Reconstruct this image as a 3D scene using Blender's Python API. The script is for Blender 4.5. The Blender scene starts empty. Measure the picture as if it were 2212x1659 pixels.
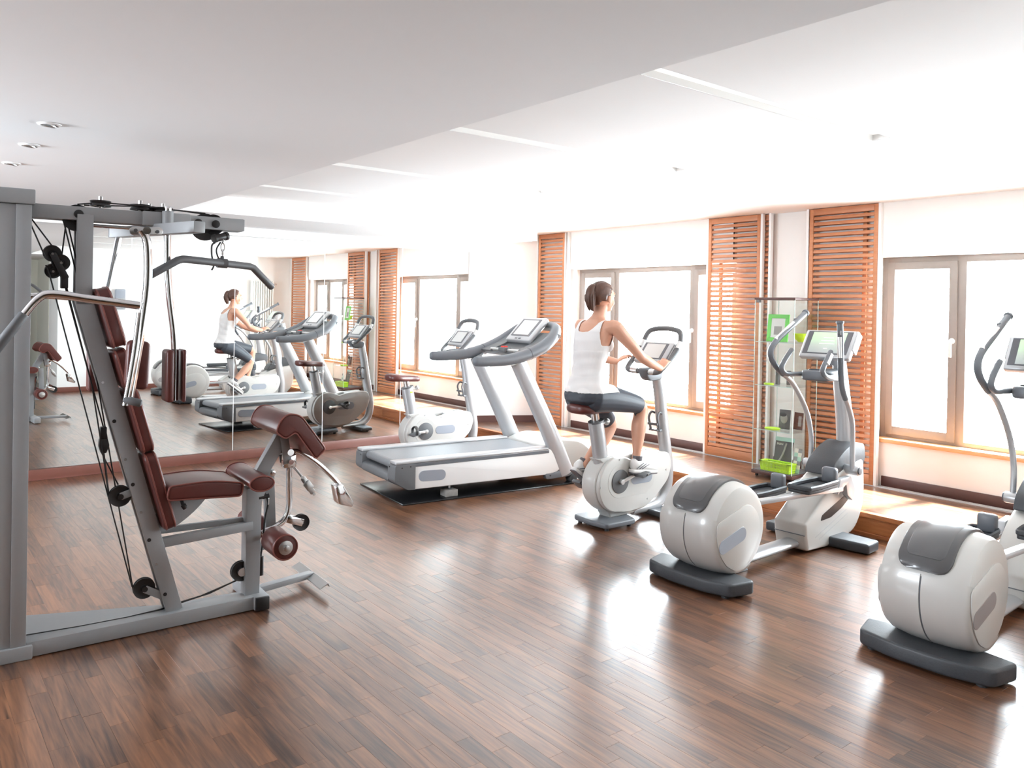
import bpy, bmesh, math, random
from mathutils import Vector, Matrix
random.seed(7)
D = bpy.data; C = bpy.context.scene.collection
PI = math.pi
# ------------------------------------------------------------------ camera
cam_d = D.cameras.new('camera'); cam = D.objects.new('camera', cam_d); C.objects.link(cam)
cam_d.sensor_width = 36; cam_d.lens = 1722.15/2212*36
cam_d.shift_y = -(829.5-676.87)/2212; cam_d.clip_start = 0.02
yaw, pit, rol = .6694, -.0064, .0178
fwd = Vector((math.sin(yaw)*math.cos(pit), math.cos(yaw)*math.cos(pit), math.sin(pit)))
rt = Vector((math.cos(yaw), -math.sin(yaw), 0)); up = rt.cross(fwd)
r2 = rt*math.cos(rol)+up*math.sin(rol); u2 = -rt*math.sin(rol)+up*math.cos(rol)
cam.matrix_world = Matrix(((r2.x, u2.x, -fwd.x, 0), (r2.y, u2.y, -fwd.y, 0), (r2.z, u2.z, -fwd.z, 1.6), (0, 0, 0, 1)))
sc = bpy.context.scene; sc.camera = cam
# ------------------------------------------------------------------ world, light, exposure
w = D.worlds.new('world'); sc.world = w; w.use_nodes = True
bg = w.node_tree.nodes['Background']; bg.inputs[0].default_value = (0.885, 0.96, 1.045, 1); bg.inputs[1].default_value = 38.0
sc.view_settings.view_transform = 'Standard'; sc.view_settings.look = 'None'
sc.view_settings.exposure = 0.45; sc.view_settings.gamma = 1; sc.view_settings.use_curve_mapping = False
sc.cycles.max_bounces = 14; sc.cycles.diffuse_bounces = 8; sc.cycles.glossy_bounces = 6
sc.cycles.transparent_max_bounces = 24; sc.cycles.transmission_bounces = 6
sc.cycles.sample_clamp_indirect = 6; sc.cycles.caustics_reflective = False; sc.cycles.caustics_refractive = False
sc.cycles.use_denoising = True
def portal(loc, rot, sx, sy):
    l = D.lights.new('opening_portal', 'AREA'); l.shape = 'RECTANGLE'; l.size = sx; l.size_y = sy; l.cycles.is_portal = True
    o = D.objects.new('opening_portal', l); o.location = loc; o.rotation_euler = rot; C.objects.link(o)
WIN = [(7.14, 4.79), (3.376, 1.60)]           # window openings in the window wall (Y from, to)
ZW0, ZW1 = .565, 2.085
for a, b in WIN: portal((6.95, (a+b)/2, (ZW0+ZW1)/2), (0, PI/2, 0), ZW1-ZW0, a-b)
portal((-2.55, 5.0, 1.75), (0, -PI/2, 0), 1.1, 2.2)  # portal for the opening added in the unseen left wall as fill light
# sun high on the window side: it reaches the platform along the windows
sl = D.lights.new('sun', 'SUN'); sl.energy = 85.0; sl.angle = math.radians(6); sl.color = (1, .96, .9)
so = D.objects.new('sun', sl); so.rotation_euler = (0, math.radians(33), math.radians(-8)); C.objects.link(so)
# ------------------------------------------------------------------ materials
def mat(name, col, rough=.5, metal=0, coat=0, spec=.5, noise=0, scale=30, bump=0, emis=0):
    m = D.materials.new(name); m.use_nodes = True; nt = m.node_tree; b = nt.nodes['Principled BSDF']
    b.inputs['Base Color'].default_value = (*col, 1); b.inputs['Roughness'].default_value = rough
    b.inputs['Metallic'].default_value = metal; b.inputs['Coat Weight'].default_value = coat
    b.inputs['Specular IOR Level'].default_value = spec
    if emis: b.inputs['Emission Color'].default_value = (*col, 1); b.inputs['Emission Strength'].default_value = emis
    if noise or bump:
        tc = nt.nodes.new('ShaderNodeTexCoord'); n = nt.nodes.new('ShaderNodeTexNoise'); n.inputs['Scale'].default_value = scale
        n.inputs['Detail'].default_value = 4; nt.links.new(tc.outputs['Object'], n.inputs['Vector'])
        if noise:
            mx = nt.nodes.new('ShaderNodeMix'); mx.data_type = 'RGBA'
            mx.inputs['A'].default_value = (*[c*(1-noise) for c in col], 1); mx.inputs['B'].default_value = (*[min(1, c*(1+noise)) for c in col], 1)
            nt.links.new(n.outputs['Fac'], mx.inputs['Factor']); nt.links.new(mx.outputs['Result'], b.inputs['Base Color'])
        if bump:
            bp = nt.nodes.new('ShaderNodeBump'); bp.inputs['Strength'].default_value = bump; bp.inputs['Distance'].default_value = .002
            nt.links.new(n.outputs['Fac'], bp.inputs['Height']); nt.links.new(bp.outputs['Normal'], b.inputs['Normal'])
    return m
def wood(name, dark, light, rough, src, axis='Y', coat=0, spread=1.0, fine=1.0, grain=1.0):
    """wood: plank tone from a random value (object or face attribute), grain from stretched noise"""
    m = D.materials.new(name); m.use_nodes = True; nt = m.node_tree; N = nt.nodes; L = nt.links; b = N['Principled BSDF']
    geo = N.new('ShaderNodeNewGeometry')
    if src == 'object': r = N.new('ShaderNodeObjectInfo').outputs['Random']
    elif src == 'face': a = N.new('ShaderNodeAttribute'); a.attribute_name = 'rnd'; r = a.outputs['Fac']
    mp = N.new('ShaderNodeMapping'); s = {'X': (1.6, 26, 26), 'Y': (26, 1.6, 26), 'Z': (26, 26, 1.6)}[axis]
    mp.inputs['Scale'].default_value = [v*fine for v in s]
    off = N.new('ShaderNodeCombineXYZ'); mu = N.new('ShaderNodeMath'); mu.operation = 'MULTIPLY'; mu.inputs[1].default_value = 37.0
    L.new(r, mu.inputs[0])
    for k in range(3): L.new(mu.outputs[0], off.inputs[k])
    ad = N.new('ShaderNodeVectorMath'); L.new(geo.outputs['Position'], mp.inputs['Vector']); L.new(mp.outputs[0], ad.inputs[0]); L.new(off.outputs[0], ad.inputs[1])
    n1 = N.new('ShaderNodeTexNoise'); n1.inputs['Scale'].default_value = 1.0; n1.inputs['Detail'].default_value = 6; n1.inputs['Distortion'].default_value = 1.6
    L.new(ad.outputs[0], n1.inputs['Vector'])
    wv = N.new('ShaderNodeTexNoise'); wv.inputs['Scale'].default_value = 4.0; wv.inputs['Detail'].default_value = 3; L.new(ad.outputs[0], wv.inputs['Vector'])
    c1 = N.new('ShaderNodeMath'); c1.operation = 'MULTIPLY_ADD'; c1.inputs[1].default_value = .5*spread; c1.inputs[2].default_value = .5-.25*spread; L.new(r, c1.inputs[0])
    c2 = N.new('ShaderNodeMath'); c2.operation = 'MULTIPLY_ADD'; c2.inputs[1].default_value = .95*grain; L.new(n1.outputs['Fac'], c2.inputs[0]); L.new(c1.outputs[0], c2.inputs[2])
    c3 = N.new('ShaderNodeMath'); c3.operation = 'MULTIPLY_ADD'; c3.inputs[1].default_value = .5*grain; L.new(wv.outputs['Fac'], c3.inputs[0]); L.new(c2.outputs[0], c3.inputs[2])
    c4 = N.new('ShaderNodeMath'); c4.operation = 'SUBTRACT'; c4.inputs[1].default_value = .72+.72*(grain-1)+.03; c4.use_clamp = True; L.new(c3.outputs[0], c4.inputs[0])
    mx = N.new('ShaderNodeMix'); mx.data_type = 'RGBA'; mx.inputs['A'].default_value = (*dark, 1); mx.inputs['B'].default_value = (*light, 1)
    L.new(c4.outputs[0], mx.inputs['Factor']); L.new(mx.outputs['Result'], b.inputs['Base Color'])
    b.inputs['Roughness'].default_value = rough; b.inputs['Coat Weight'].default_value = coat; b.inputs['Coat Roughness'].default_value = .2
    return m
def glassy(name, tint, refl=.5, tr=.97):
    m = D.materials.new(name); m.use_nodes = True; nt = m.node_tree; nt.nodes.clear()
    o = nt.nodes.new('ShaderNodeOutputMaterial'); mx = nt.nodes.new('ShaderNodeMixShader'); t = nt.nodes.new('ShaderNodeBsdfTransparent')
    g = nt.nodes.new('ShaderNodeBsdfGlossy'); g.inputs['Roughness'].default_value = .02; lw = nt.nodes.new('ShaderNodeMath'); lw.operation = 'MULTIPLY_ADD'; lw.inputs[1].default_value = .6; lw.inputs[2].default_value = .035
    fc = nt.nodes.new('ShaderNodeLayerWeight'); fc.inputs[0].default_value = .5; pw = nt.nodes.new('ShaderNodeMath'); pw.operation = 'POWER'; pw.inputs[1].default_value = 5
    nt.links.new(fc.outputs['Facing'], pw.inputs[0]); nt.links.new(pw.outputs[0], lw.inputs[0])
    t.inputs[0].default_value = (*tint, 1)
    nt.links.new(lw.outputs[0], mx.inputs[0]); nt.links.new(t.outputs[0], mx.inputs[1]); nt.links.new(g.outputs[0], mx.inputs[2]); nt.links.new(mx.outputs[0], o.inputs[0])
    return m
M = dict(
    wall=mat('wall_paint', (.86, .855, .83), .85, noise=.015, scale=3),
    ceil=mat('ceiling_paint', (.90, .89, .88), .9, noise=.01, scale=2), ceil_dim=mat('ceiling_paint_dimmed', (.83, .825, .82), .9, noise=.01, scale=2),  # second one: the low ceiling's dimmer light put into a darker white
    olive=mat('wall_paint_beige', (.62, .61, .53), .85, noise=.02, scale=3),
    trimw=mat('white_lacquer', (.85, .85, .84), .35),
    base=mat('dark_brown_baseboard', (.085, .035, .028), .45, noise=.15, scale=8),
    redbase=mat('red_brown_baseboard', (.17, .062, .045), .4, noise=.12, scale=8),
    winf=mat('window_frame_taupe', (.27, .225, .20), .45, noise=.05, scale=20),
    sill=wood('sill_wood', (.45, .2, .08), (.75, .42, .2), .4, 'object', 'Y'),
    louv=wood('louver_wood', (.36, .130, .055), (.58, .25, .115), .45, 'object', 'Y', spread=.8),
    floor=wood('parquet_piece', (.034, .0145, .0095), (.245, .108, .052), .30, 'object', 'Y', coat=.7, spread=.95, grain=1.5),
    floorf=wood('parquet_joined', (.034, .0145, .0095), (.245, .108, .052), .30, 'face', 'Y', coat=.7, spread=.95, grain=1.5),
    riser=wood('step_wood', (.28, .085, .03), (.55, .22, .08), .4, 'object', 'Y'),
    sub=mat('joint_dark', (.05, .025, .02), .6),
    alu=mat('brushed_aluminium', (.72, .72, .71), .35, .9),
    chrome=mat('chrome', (.86, .86, .87), .06, 1),
    mirror=mat('mirror_silver', (.93, .95, .94), .0, 1),
    grey=mat('grey_powder_coat', (.34, .35, .36), .42, .0, spec=.6, noise=.03, scale=60),
    leather=mat('oxblood_leather', (.105, .026, .021), .38, noise=.12, scale=14, bump=.25),
    piping=mat('leather_piping', (.22, .07, .055), .4),
    black=mat('black_plastic', (.018, .016, .016), .4),
    rubber=mat('black_rubber', (.03, .03, .032), .6, noise=.2, scale=80, bump=.2),
    cable=mat('steel_cable_black', (.02, .018, .018), .5),
    steel=mat('steel', (.6, .6, .6), .3, 1),
    shellw=mat('pearl_white_plastic', (.54, .53, .505), .3, coat=.2, spec=.5),
    silver=mat('silver_paint', (.46, .465, .475), .32, .35, coat=.2),
    smoke=mat('smoked_plastic', (.075, .073, .075), .35, coat=.3), smoke2=mat('smoked_plastic_inset', (.10, .098, .10), .3, coat=.3),
    charc=mat('charcoal_plastic', (.042, .045, .051), .5, noise=.15, scale=120, bump=.35),
    dgrey=mat('dark_grey_grip', (.115, .118, .123), .5),
    mgrey=mat('mid_grey_plastic', (.125, .135, .15), .42),
    plate=mat('badge_grey', (.30, .325, .37), .4),
    brownplate=mat('badge_taupe', (.26, .235, .23), .4),
    screen=mat('screen_glass', (.62, .62, .60), .18),
    screenf=mat('screen_bezel', (.10, .10, .11), .3),
    red=mat('red_button', (.75, .03, .02), .4),
    belt=mat('treadmill_belt', (.17, .175, .185), .45, noise=.15, scale=90),
    glass=glassy('window_glass', (.97, .99, .98)),
    cglass=glassy('cabinet_glass', (.985, .998, .992)),
    gedge=mat('glass_edge_green', (.62, .80, .76), .15),
    lime=mat('lime_plastic', (.50, .78, .03), .45),
    green=mat('green_card', (.16, .62, .10), .5),
    paper=mat('paper_white', (.82, .81, .79), .7),
    darkpaper=mat('dark_print', (.09, .085, .085), .5),
    greyink=mat('grey_print', (.35, .34, .33), .6),
    aqua=mat('aqua_card', (.42, .66, .62), .6),
    skin=mat('skin', (.62, .33, .225), .5, noise=.06, scale=9),
    hair=mat('brown_hair', (.085, .036, .022), .42, noise=.4, scale=70, bump=.6),
    knit=mat('white_cotton', (.80, .785, .775), .85, noise=.02, scale=12, bump=.15),
    lycra=mat('charcoal_lycra', (.045, .052, .066), .55, noise=.08, scale=30),
    shoew=mat('shoe_white', (.72, .70, .68), .5),
    shoeg=mat('shoe_grey', (.10, .09, .10), .5),
    eyew=mat('eye_white', (.8, .78, .75), .2), lip=mat('lips', (.5, .16, .13), .5),
    lens=mat('lamp_glass', (.35, .42, .40), .1, .3), diff=mat('lamp_diffuser', (.95, .95, .93), .5, emis=.35),
    rad=mat('radiator_enamel', (.80, .80, .77), .35),
)
# screens of the ellipticals: a lit display (white-green menu over a dark sky)
def display(name):
    m = D.materials.new(name); m.use_nodes = True; nt = m.node_tree; N = nt.nodes; L = nt.links; b = N['Principled BSDF']
    tc = N.new('ShaderNodeTexCoord'); sp = N.new('ShaderNodeSeparateXYZ'); L.new(tc.outputs['Object'], sp.inputs[0])
    mr = N.new('ShaderNodeMapRange'); mr.inputs['From Min'].default_value = 1.29; mr.inputs['From Max'].default_value = 1.45; L.new(sp.outputs[2], mr.inputs['Value'])
    cr = N.new('ShaderNodeValToRGB'); cr.color_ramp.elements[0].color = (.30, .30, .34, 1); cr.color_ramp.elements[1].color = (.50, .75, .45, 1)
    e = cr.color_ramp.elements.new(.55); e.color = (.42, .48, .42, 1); L.new(mr.outputs[0], cr.inputs[0])
    L.new(cr.outputs[0], b.inputs['Base Color']); L.new(cr.outputs[0], b.inputs['Emission Color']); b.inputs['Emission Strength'].default_value = .2; b.inputs['Roughness'].default_value = .2
    return m
M['display'] = display('lit_display')
# ------------------------------------------------------------------ helpers
def jn(bm, t):
    me = D.meshes.new('t'); t.to_mesh(me); t.free(); bm.from_mesh(me); D.meshes.remove(me)
def bevel_all(t, r, seg=2, ang=28):
    if r <= 0: return
    es = [e for e in t.edges if len(e.link_faces) == 2 and e.calc_face_angle(0) > math.radians(ang)]
    bmesh.ops.bevel(t, geom=es, offset=r, segments=seg, profile=.5, affect='EDGES', clamp_overlap=True)
def box(bm, x0, x1, y0, y1, z0, z1, bev=0, seg=2, mtx=None):
    t = bmesh.new(); bmesh.ops.create_cube(t, size=1)
    for v in t.verts: v.co = Vector(((x0+x1)/2+v.co.x*(x1-x0), (y0+y1)/2+v.co.y*(y1-y0), (z0+z1)/2+v.co.z*(z1-z0)))
    bevel_all(t, bev, seg)
    if mtx: t.transform(mtx)
    jn(bm, t)
def rpoly(pts, r, n=5):
    out = []; m = len(pts); rs = r if isinstance(r, (list, tuple)) else [r]*m
    for i in range(m):
        p0, p, p1 = Vector(pts[i-1]), Vector(pts[i]), Vector(pts[(i+1) % m]); a = (p0-p); b = (p1-p)
        ri = min(rs[i], a.length*.48, b.length*.48)
        if ri < 1e-5: out.append(tuple(p)); continue
        A = p+a.normalized()*ri; B = p+b.normalized()*ri
        for k in range(n+1):
            t = k/n; out.append(tuple(A*(1-t)**2+p*2*t*(1-t)+B*t*t))
    return out
def prism(bm, pts, lo, hi, plane='xz', bev=0, seg=2, mtx=None, scale_hi=1):
    t = bmesh.new(); f = {'xz': lambda a, b, c: (a, c, b), 'xy': lambda a, b, c: (a, b, c), 'yz': lambda a, b, c: (c, a, b)}[plane]
    cx = sum(p[0] for p in pts)/len(pts); cy = sum(p[1] for p in pts)/len(pts)
    A = [t.verts.new(f(a, b, lo)) for a, b in pts]; B = [t.verts.new(f(cx+(a-cx)*scale_hi, cy+(b-cy)*scale_hi, hi)) for a, b in pts]
    n = len(pts); t.faces.new(A); t.faces.new(B[::-1])
    for i in range(n): t.faces.new((A[i], B[i], B[(i+1) % n], A[(i+1) % n]))
    bmesh.ops.recalc_face_normals(t, faces=t.faces)
    if bev:
        es = [e for e in t.edges if (e.verts[0] in A and e.verts[1] in A) or (e.verts[0] in B and e.verts[1] in B)]
        bmesh.ops.bevel(t, geom=es, offset=bev, segments=seg, profile=.5, affect='EDGES', clamp_overlap=True)
    if mtx: t.transform(mtx)
    jn(bm, t)
def crom(pts, k=6):
    P = [Vector(p) for p in pts]; out = []
    for i in range(len(P)-1):
        p0 = P[max(i-1, 0)]; p1 = P[i]; p2 = P[i+1]; p3 = P[min(i+2, len(P)-1)]
        for j in range(k):
            t = j/k; out.append(.5*((2*p1)+(p2-p0)*t+(2*p0-5*p1+4*p2-p3)*t*t+(3*p1-p0-3*p2+p3)*t**3))
    out.append(P[-1]); return out
def tube(bm, pts, r, n=12, k=0, flat=1.0, flatdir=None, caps=True, dome=False):
    """tube along pts; r number or list; flat squeezes the section along flatdir"""
    P = [Vector(p) for p in pts]
    R = list(r) if isinstance(r, (list, tuple)) else [r]*len(P)
    if k:
        rr = [x.x for x in crom([(v, 0, 0) for v in R], k)]; P = crom(P, k); R = rr
    if dome:
        d0 = (P[0]-P[1]).normalized(); d1 = (P[-1]-P[-2]).normalized(); a = R[0]; b = R[-1]
        P = [P[0]+d0*a*.55, P[0]+d0*a*.38]+P+[P[-1]+d1*b*.38, P[-1]+d1*b*.55]; R = [a*.35, a*.78]+R+[b*.78, b*.35]
    rings = []; prev = None
    for i, p in enumerate(P):
        d = (P[min(i+1, len(P)-1)]-P[max(i-1, 0)]).normalized()
        if prev is None:
            s = Vector(flatdir) if flatdir else (Vector((0, 0, 1)) if abs(d.z) < .9 else Vector((1, 0, 0)))
        else: s = prev
        u = (s-d*s.dot(d)).normalized(); v = d.cross(u); prev = u
        rings.append([bm.verts.new(p+u*math.cos(2*PI*j/n)*R[i]*flat+v*math.sin(2*PI*j/n)*R[i]) for j in range(n)])
    for a, b in zip(rings, rings[1:]):
        for j in range(n): bm.faces.new((a[j], a[(j+1) % n], b[(j+1) % n], b[j]))
    if caps: bm.faces.new(rings[0][::-1]); bm.faces.new(rings[-1])
def cyl(bm, p0, p1, r, n=20, r2=None, bev=0):
    t = bmesh.new(); tube(t, [p0, p1], [r, r if r2 is None else r2], n); bmesh.ops.recalc_face_normals(t, faces=t.faces)
    if bev: bevel_all(t, bev, 2, 50)
    jn(bm, t)
def lathe(bm, prof, o, axis, n=48):
    a = Vector(axis).normalized(); s = Vector((0, 0, 1)) if abs(a.z) < .9 else Vector((1, 0, 0)); u = (s-a*s.dot(a)).normalized(); v = a.cross(u); o = Vector(o)
    rings = []
    for r, h in prof: rings.append([bm.verts.new(o+a*h+(u*math.cos(2*PI*j/n)+v*math.sin(2*PI*j/n))*max(r, 1e-4)) for j in range(n)])
    for p, q in zip(rings, rings[1:]):
        for j in range(n): bm.faces.new((p[j], p[(j+1) % n], q[(j+1) % n], q[j]))
def bar(bm, p0, p1, wd, ht, side=(0, 1, 0), bev=.003):
    p0, p1 = Vector(p0), Vector(p1); d = p1-p0; L = d.length; d.normalize(); s = Vector(side); s = (s-d*s.dot(d)).normalized(); u = d.cross(s)
    m = Matrix(((d.x, s.x, u.x, p0.x), (d.y, s.y, u.y, p0.y), (d.z, s.z, u.z, p0.z), (0, 0, 0, 1)))
    box(bm, 0, L, -wd/2, wd/2, -ht/2, ht/2, bev, 2, m)
def ball(bm, c, r, sc_=(1, 1, 1), n=16):
    t = bmesh.new(); bmesh.ops.create_uvsphere(t, u_segments=n, v_segments=n*3//4, radius=1)
    for v in t.verts: v.co = Vector((c[0]+v.co.x*r*sc_[0], c[1]+v.co.y*r*sc_[1], c[2]+v.co.z*r*sc_[2]))
    jn(bm, t)
def obj(name, bm, m, parent=None, sm=32, label=None):
    if callable(bm): f = bm; bm = bmesh.new(); f(bm)
    bmesh.ops.remove_doubles(bm, verts=bm.verts, dist=1e-5)
    bmesh.ops.recalc_face_normals(bm, faces=bm.faces)
    for e in bm.edges:
        if len(e.link_faces) == 2 and e.calc_face_angle(0) > math.radians(sm): e.smooth = False
    for f in bm.faces: f.smooth = True
    me = D.meshes.new(name); bm.to_mesh(me); bm.free(); me.materials.append(m)
    o = D.objects.new(name, me); C.objects.link(o)
    if parent: o.parent = parent
    if label: o['label'] = label
    return o
def tag(o, label, cat, group=None):
    o['label'] = label; o['category'] = cat
    if group: o['group'] = group
    return o
def thing(name, label, cat, loc=(0, 0, 0), deg=0, group=None):
    o = D.objects.new(name, None); C.objects.link(o); o.location = loc; o.rotation_euler = (0, 0, math.radians(deg)); o.empty_display_size = .1
    return tag(o, label, cat, group)
def struct(name, bm, m, parent=None):
    o = obj(name, bm, m, parent)
    if not parent: o['kind'] = 'structure'
    return o
def B(fn, *a, **k):
    bm = bmesh.new(); fn(bm, *a, **k); return bm
def deep_copy(o, parent=None):
    c = o.copy(); C.objects.link(c)
    if parent: c.parent = parent
    for ch in list(o.children): deep_copy(ch, c)
    return c
def text_obj(name, s, size, m, parent, mtx):
    cu = D.curves.new('t', 'FONT'); cu.body = s; cu.size = size; cu.align_x = 'CENTER'; cu.extrude = .0004
    t = D.objects.new('t', cu); C.objects.link(t); dg = bpy.context.evaluated_depsgraph_get(); dg.update()
    me = D.meshes.new_from_object(t.evaluated_get(dg)); D.objects.remove(t); me.materials.clear(); me.materials.append(m)
    o = D.objects.new(name, me); C.objects.link(o); o.parent = parent; o.matrix_local = mtx; return o
# ------------------------------------------------------------------ room shell
WX, ZP, XP, ZC, ZS, YM = 6.54, .168, 5.60, 2.533, 2.379, 8.14
XE, YE, XE2 = 1.954, 7.005, 5.89
floor = struct('floor', B(box, -2.6, 5.62, -1.75, 8.3, -.08, -.012), M['sub'])
def planks(x0, x1, y0, y1, z, near, parent, mo, mf, maxn, wd=.07, th=.012):
    """staggered parquet strips along Y; the maxn nearest to the camera axis are objects, the rest one joined mesh"""
    lst = []; x = x0
    while x < x1-.005:
        y = y0-random.random()*.45; xe = min(x+wd, x1)
        while y < y1:
            L = random.choice((.42, .45, .48, .5)); a, b = max(y, y0), min(y+L, y1)
            if b-a > .03: lst.append((x, xe, a, b))
            y += L
        x += wd
    seen = []
    for p in lst:
        cx, cy = (p[0]+p[1])/2, (p[2]+p[3])/2; dep = .62*cx+.784*cy; lat = .784*cx-.62*cy
        inview = dep > 1.0 and abs(lat/dep) < .68 and (1.6-z)/dep < .60
        seen.append((0 if inview else 1, dep, p))
    seen.sort(key=lambda s: (s[0], s[1])); cache = {}
    for k, (v, dep, p) in enumerate(seen[:maxn]):
        key = (round(p[1]-p[0], 3), round(p[3]-p[2], 3))
        if key not in cache:
            o = obj('plank', B(box, -key[0]/2+.00015, key[0]/2-.00015, -key[1]/2+.0002, key[1]/2-.0002, -th, 0, .0004, 1), mo, parent); cache[key] = o
        else: o = cache[key].copy(); C.objects.link(o)
        o.location = ((p[0]+p[1])/2, (p[2]+p[3])/2, z+random.uniform(-.00015, .00015)); o.name = 'plank'
    bm = bmesh.new(); lay = None; vals = []
    for v, dep, p in seen[maxn:]:
        q = z+random.uniform(-.0003, .0003); a, b, c, d = p[0]+.0002, p[1]-.0002, p[2]+.0003, p[3]-.0003
        V = [bm.verts.new(t) for t in ((a, c, q), (b, c, q), (b, d, q), (a, d, q), (a, c, q-th), (b, c, q-th), (b, d, q-th), (a, d, q-th))]
        for f in ((0, 1, 2, 3), (4, 5, 1, 0), (5, 6, 2, 1), (6, 7, 3, 2), (7, 4, 0, 3)): bm.faces.new([V[i] for i in f]); vals.append(None)
        r = random.random(); vals[-5:] = [r]*5
    me = D.meshes.new('far_planks'); bm.to_mesh(me); bm.free(); me.materials.append(mf)
    at = me.attributes.new('rnd', 'FLOAT', 'FACE'); at.data.foreach_set('value', vals)
    o = D.objects.new('far_planks', me); C.objects.link(o); o.parent = parent; o['kind'] = 'stuff'
planks(-2.6, 5.60, -1.7, 8.12, 0, 0, floor, M['floor'], M['floorf'], 300)
# platform along the windows
plat = obj('step_platform', B(box, XP+.02, 6.85, -.3, 8.3, 0, ZP-.012), M['sub']); plat['kind'] = 'structure'; plat.name = 'trim_1'
planks(XP+.05, 6.58, .4, 8.14, ZP, 0, plat, M['floor'], M['floorf'], 130, wd=.07)
y = -.3; k = 0
nos = None; ris = None
while y < 8.1:
    y2 = min(y+.73, 8.14)
    o = obj('nosing', B(box, XP-.012, XP+.05, y+.001, y2-.001, ZP-.035, ZP, .004), M['riser'], plat)
    o = obj('riser_panel', B(box, XP+.002, XP+.02, y+.0015, y2-.0015, .028, ZP-.036, .001, 1), M['riser'], plat)
    y = y2
obj('plinth_strip', B(box, XP-.014, XP+.02, -.3, 8.14, 0, .027, .002), M['riser'], plat)
# mirror wall
struct('wall_mirror_side', B(box, -2.6, 6.9, YM+.02, YM+.2, -.05, 2.7), M['wall'])
bm = bmesh.new(); box(bm, -2.6, 5.60, YM-.022, YM+.02, 0, .012+.083, .004); struct('baseboard_mirror_side', bm, M['redbase'])
# column between the mirrors and the windows
bm = bmesh.new(); prism(bm, rpoly([(5.74, YM+.02), (5.79, 8.105), (6.02, 7.995), (6.30, 7.84), (6.54, 7.71), (6.54, YM+.05), (5.74, YM+.05)], [0, .05, .1, .1, 0, 0, 0]), ZP, 2.6, 'xy'); struct('wall_column', bm, M['wall'])
bm = bmesh.new(); prism(bm, [(5.775, 8.10), (6.012, 7.983), (6.292, 7.828), (6.52, 7.704), (6.52, 7.74), (6.29, 7.86), (5.80, 8.13)], ZP, ZP+.082, 'xy'); struct('baseboard_column', bm, M['base'])
# window wall built round its openings
wt = bmesh.new(); X0, X1 = 6.60, 6.82
edges = [(8.3, 7.14), (4.79, 3.376), (1.60, -.3)]
for a, b in edges: box(wt, X0, X1+.1, b, a, ZP, 2.6)
for a, b in WIN:
    box(wt, X0, X1+.1, b, a, ZP, ZW0); box(wt, X0-.06, X1+.1, b, a, ZW1, 2.6)
struct('wall_window_side', wt, M['wall'])
for i, (a, b) in enumerate([(7.14, 4.38), (3.30, .82)]):
    bm = bmesh.new(); box(bm, X0-.014, X0+.001, b, a, ZP, ZP+.085, .002); struct('baseboard_window_%d' % (i+1), bm, M['base'])
bm = bmesh.new(); box(bm, X0-.014, X0+.001, 3.99, 4.33, ZP, ZP+.085, .002); struct('baseboard_window_3', bm, M['base'])
# floor track of the sliding shutters
for i, x in enumerate((6.515, 6.535, 6.565)):
    bm = bmesh.new(); box(bm, x-.003, x+.003, .8, 7.7, ZP, ZP+.006, .001, 1); struct('trim_%d' % (i+2), bm, M['alu'])
# ceilings
slots = [2.12, 3.47, 4.87, 6.17]; SW = .055
cl = bmesh.new(); ys = [-1.75]+[v for s in slots for v in (s-SW, s+SW)]+[8.3]
for i in range(0, len(ys), 2): box(cl, XE, 4.17, ys[i], ys[i+1], ZC, ZC+.1)
box(cl, 4.17, 6.9, -1.75, 8.3, ZC, ZC+.1)
struct('ceiling', cl, M['ceil'])
cl = bmesh.new(); box(cl, -2.6, XE, -1.75, 8.3, ZS, ZC+.1); struct('ceiling_low_left', cl, M['ceil_dim'])
cl = bmesh.new(); box(cl, XE-.01, XE2, YE, 8.3, ZS, ZC+.05); struct('ceiling_low_mirror_side', cl, M['ceil'])
cl = bmesh.new(); box(cl, XE-.01, XE2, -1.75, .62, ZS, ZC+.05); struct('ceiling_low_back', cl, M['ceil'])
for i, yy in enumerate(slots):
    t = thing('linear_ceiling_light', ['recessed linear ceiling light nearest the camera, widest strip', 'second recessed linear ceiling light strip from the camera',
        'third recessed linear light strip, ending above the treadmill', 'faint fourth recessed linear light strip, nearest the mirrors'][i], 'light', (XE+.01, yy, ZC), 0, 'recessed linear ceiling lights')
    bm = bmesh.new(); L = 4.17-XE-.011
    box(bm, 0, L, -SW+.001, -SW+.004, .001, .06); box(bm, 0, L, SW-.004, SW-.001, .001, .06); box(bm, 0, L, -SW+.001, SW-.001, .06, .064); box(bm, L-.004, L, -SW+.001, SW-.001, .001, .06)
    obj('housing', bm, M['trimw'], t)
    bm = bmesh.new(); box(bm, .01, L-.01, -SW+.006, SW-.006, .03, .034, .001, 1); obj('diffuser', bm, M['diff'], t)
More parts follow.
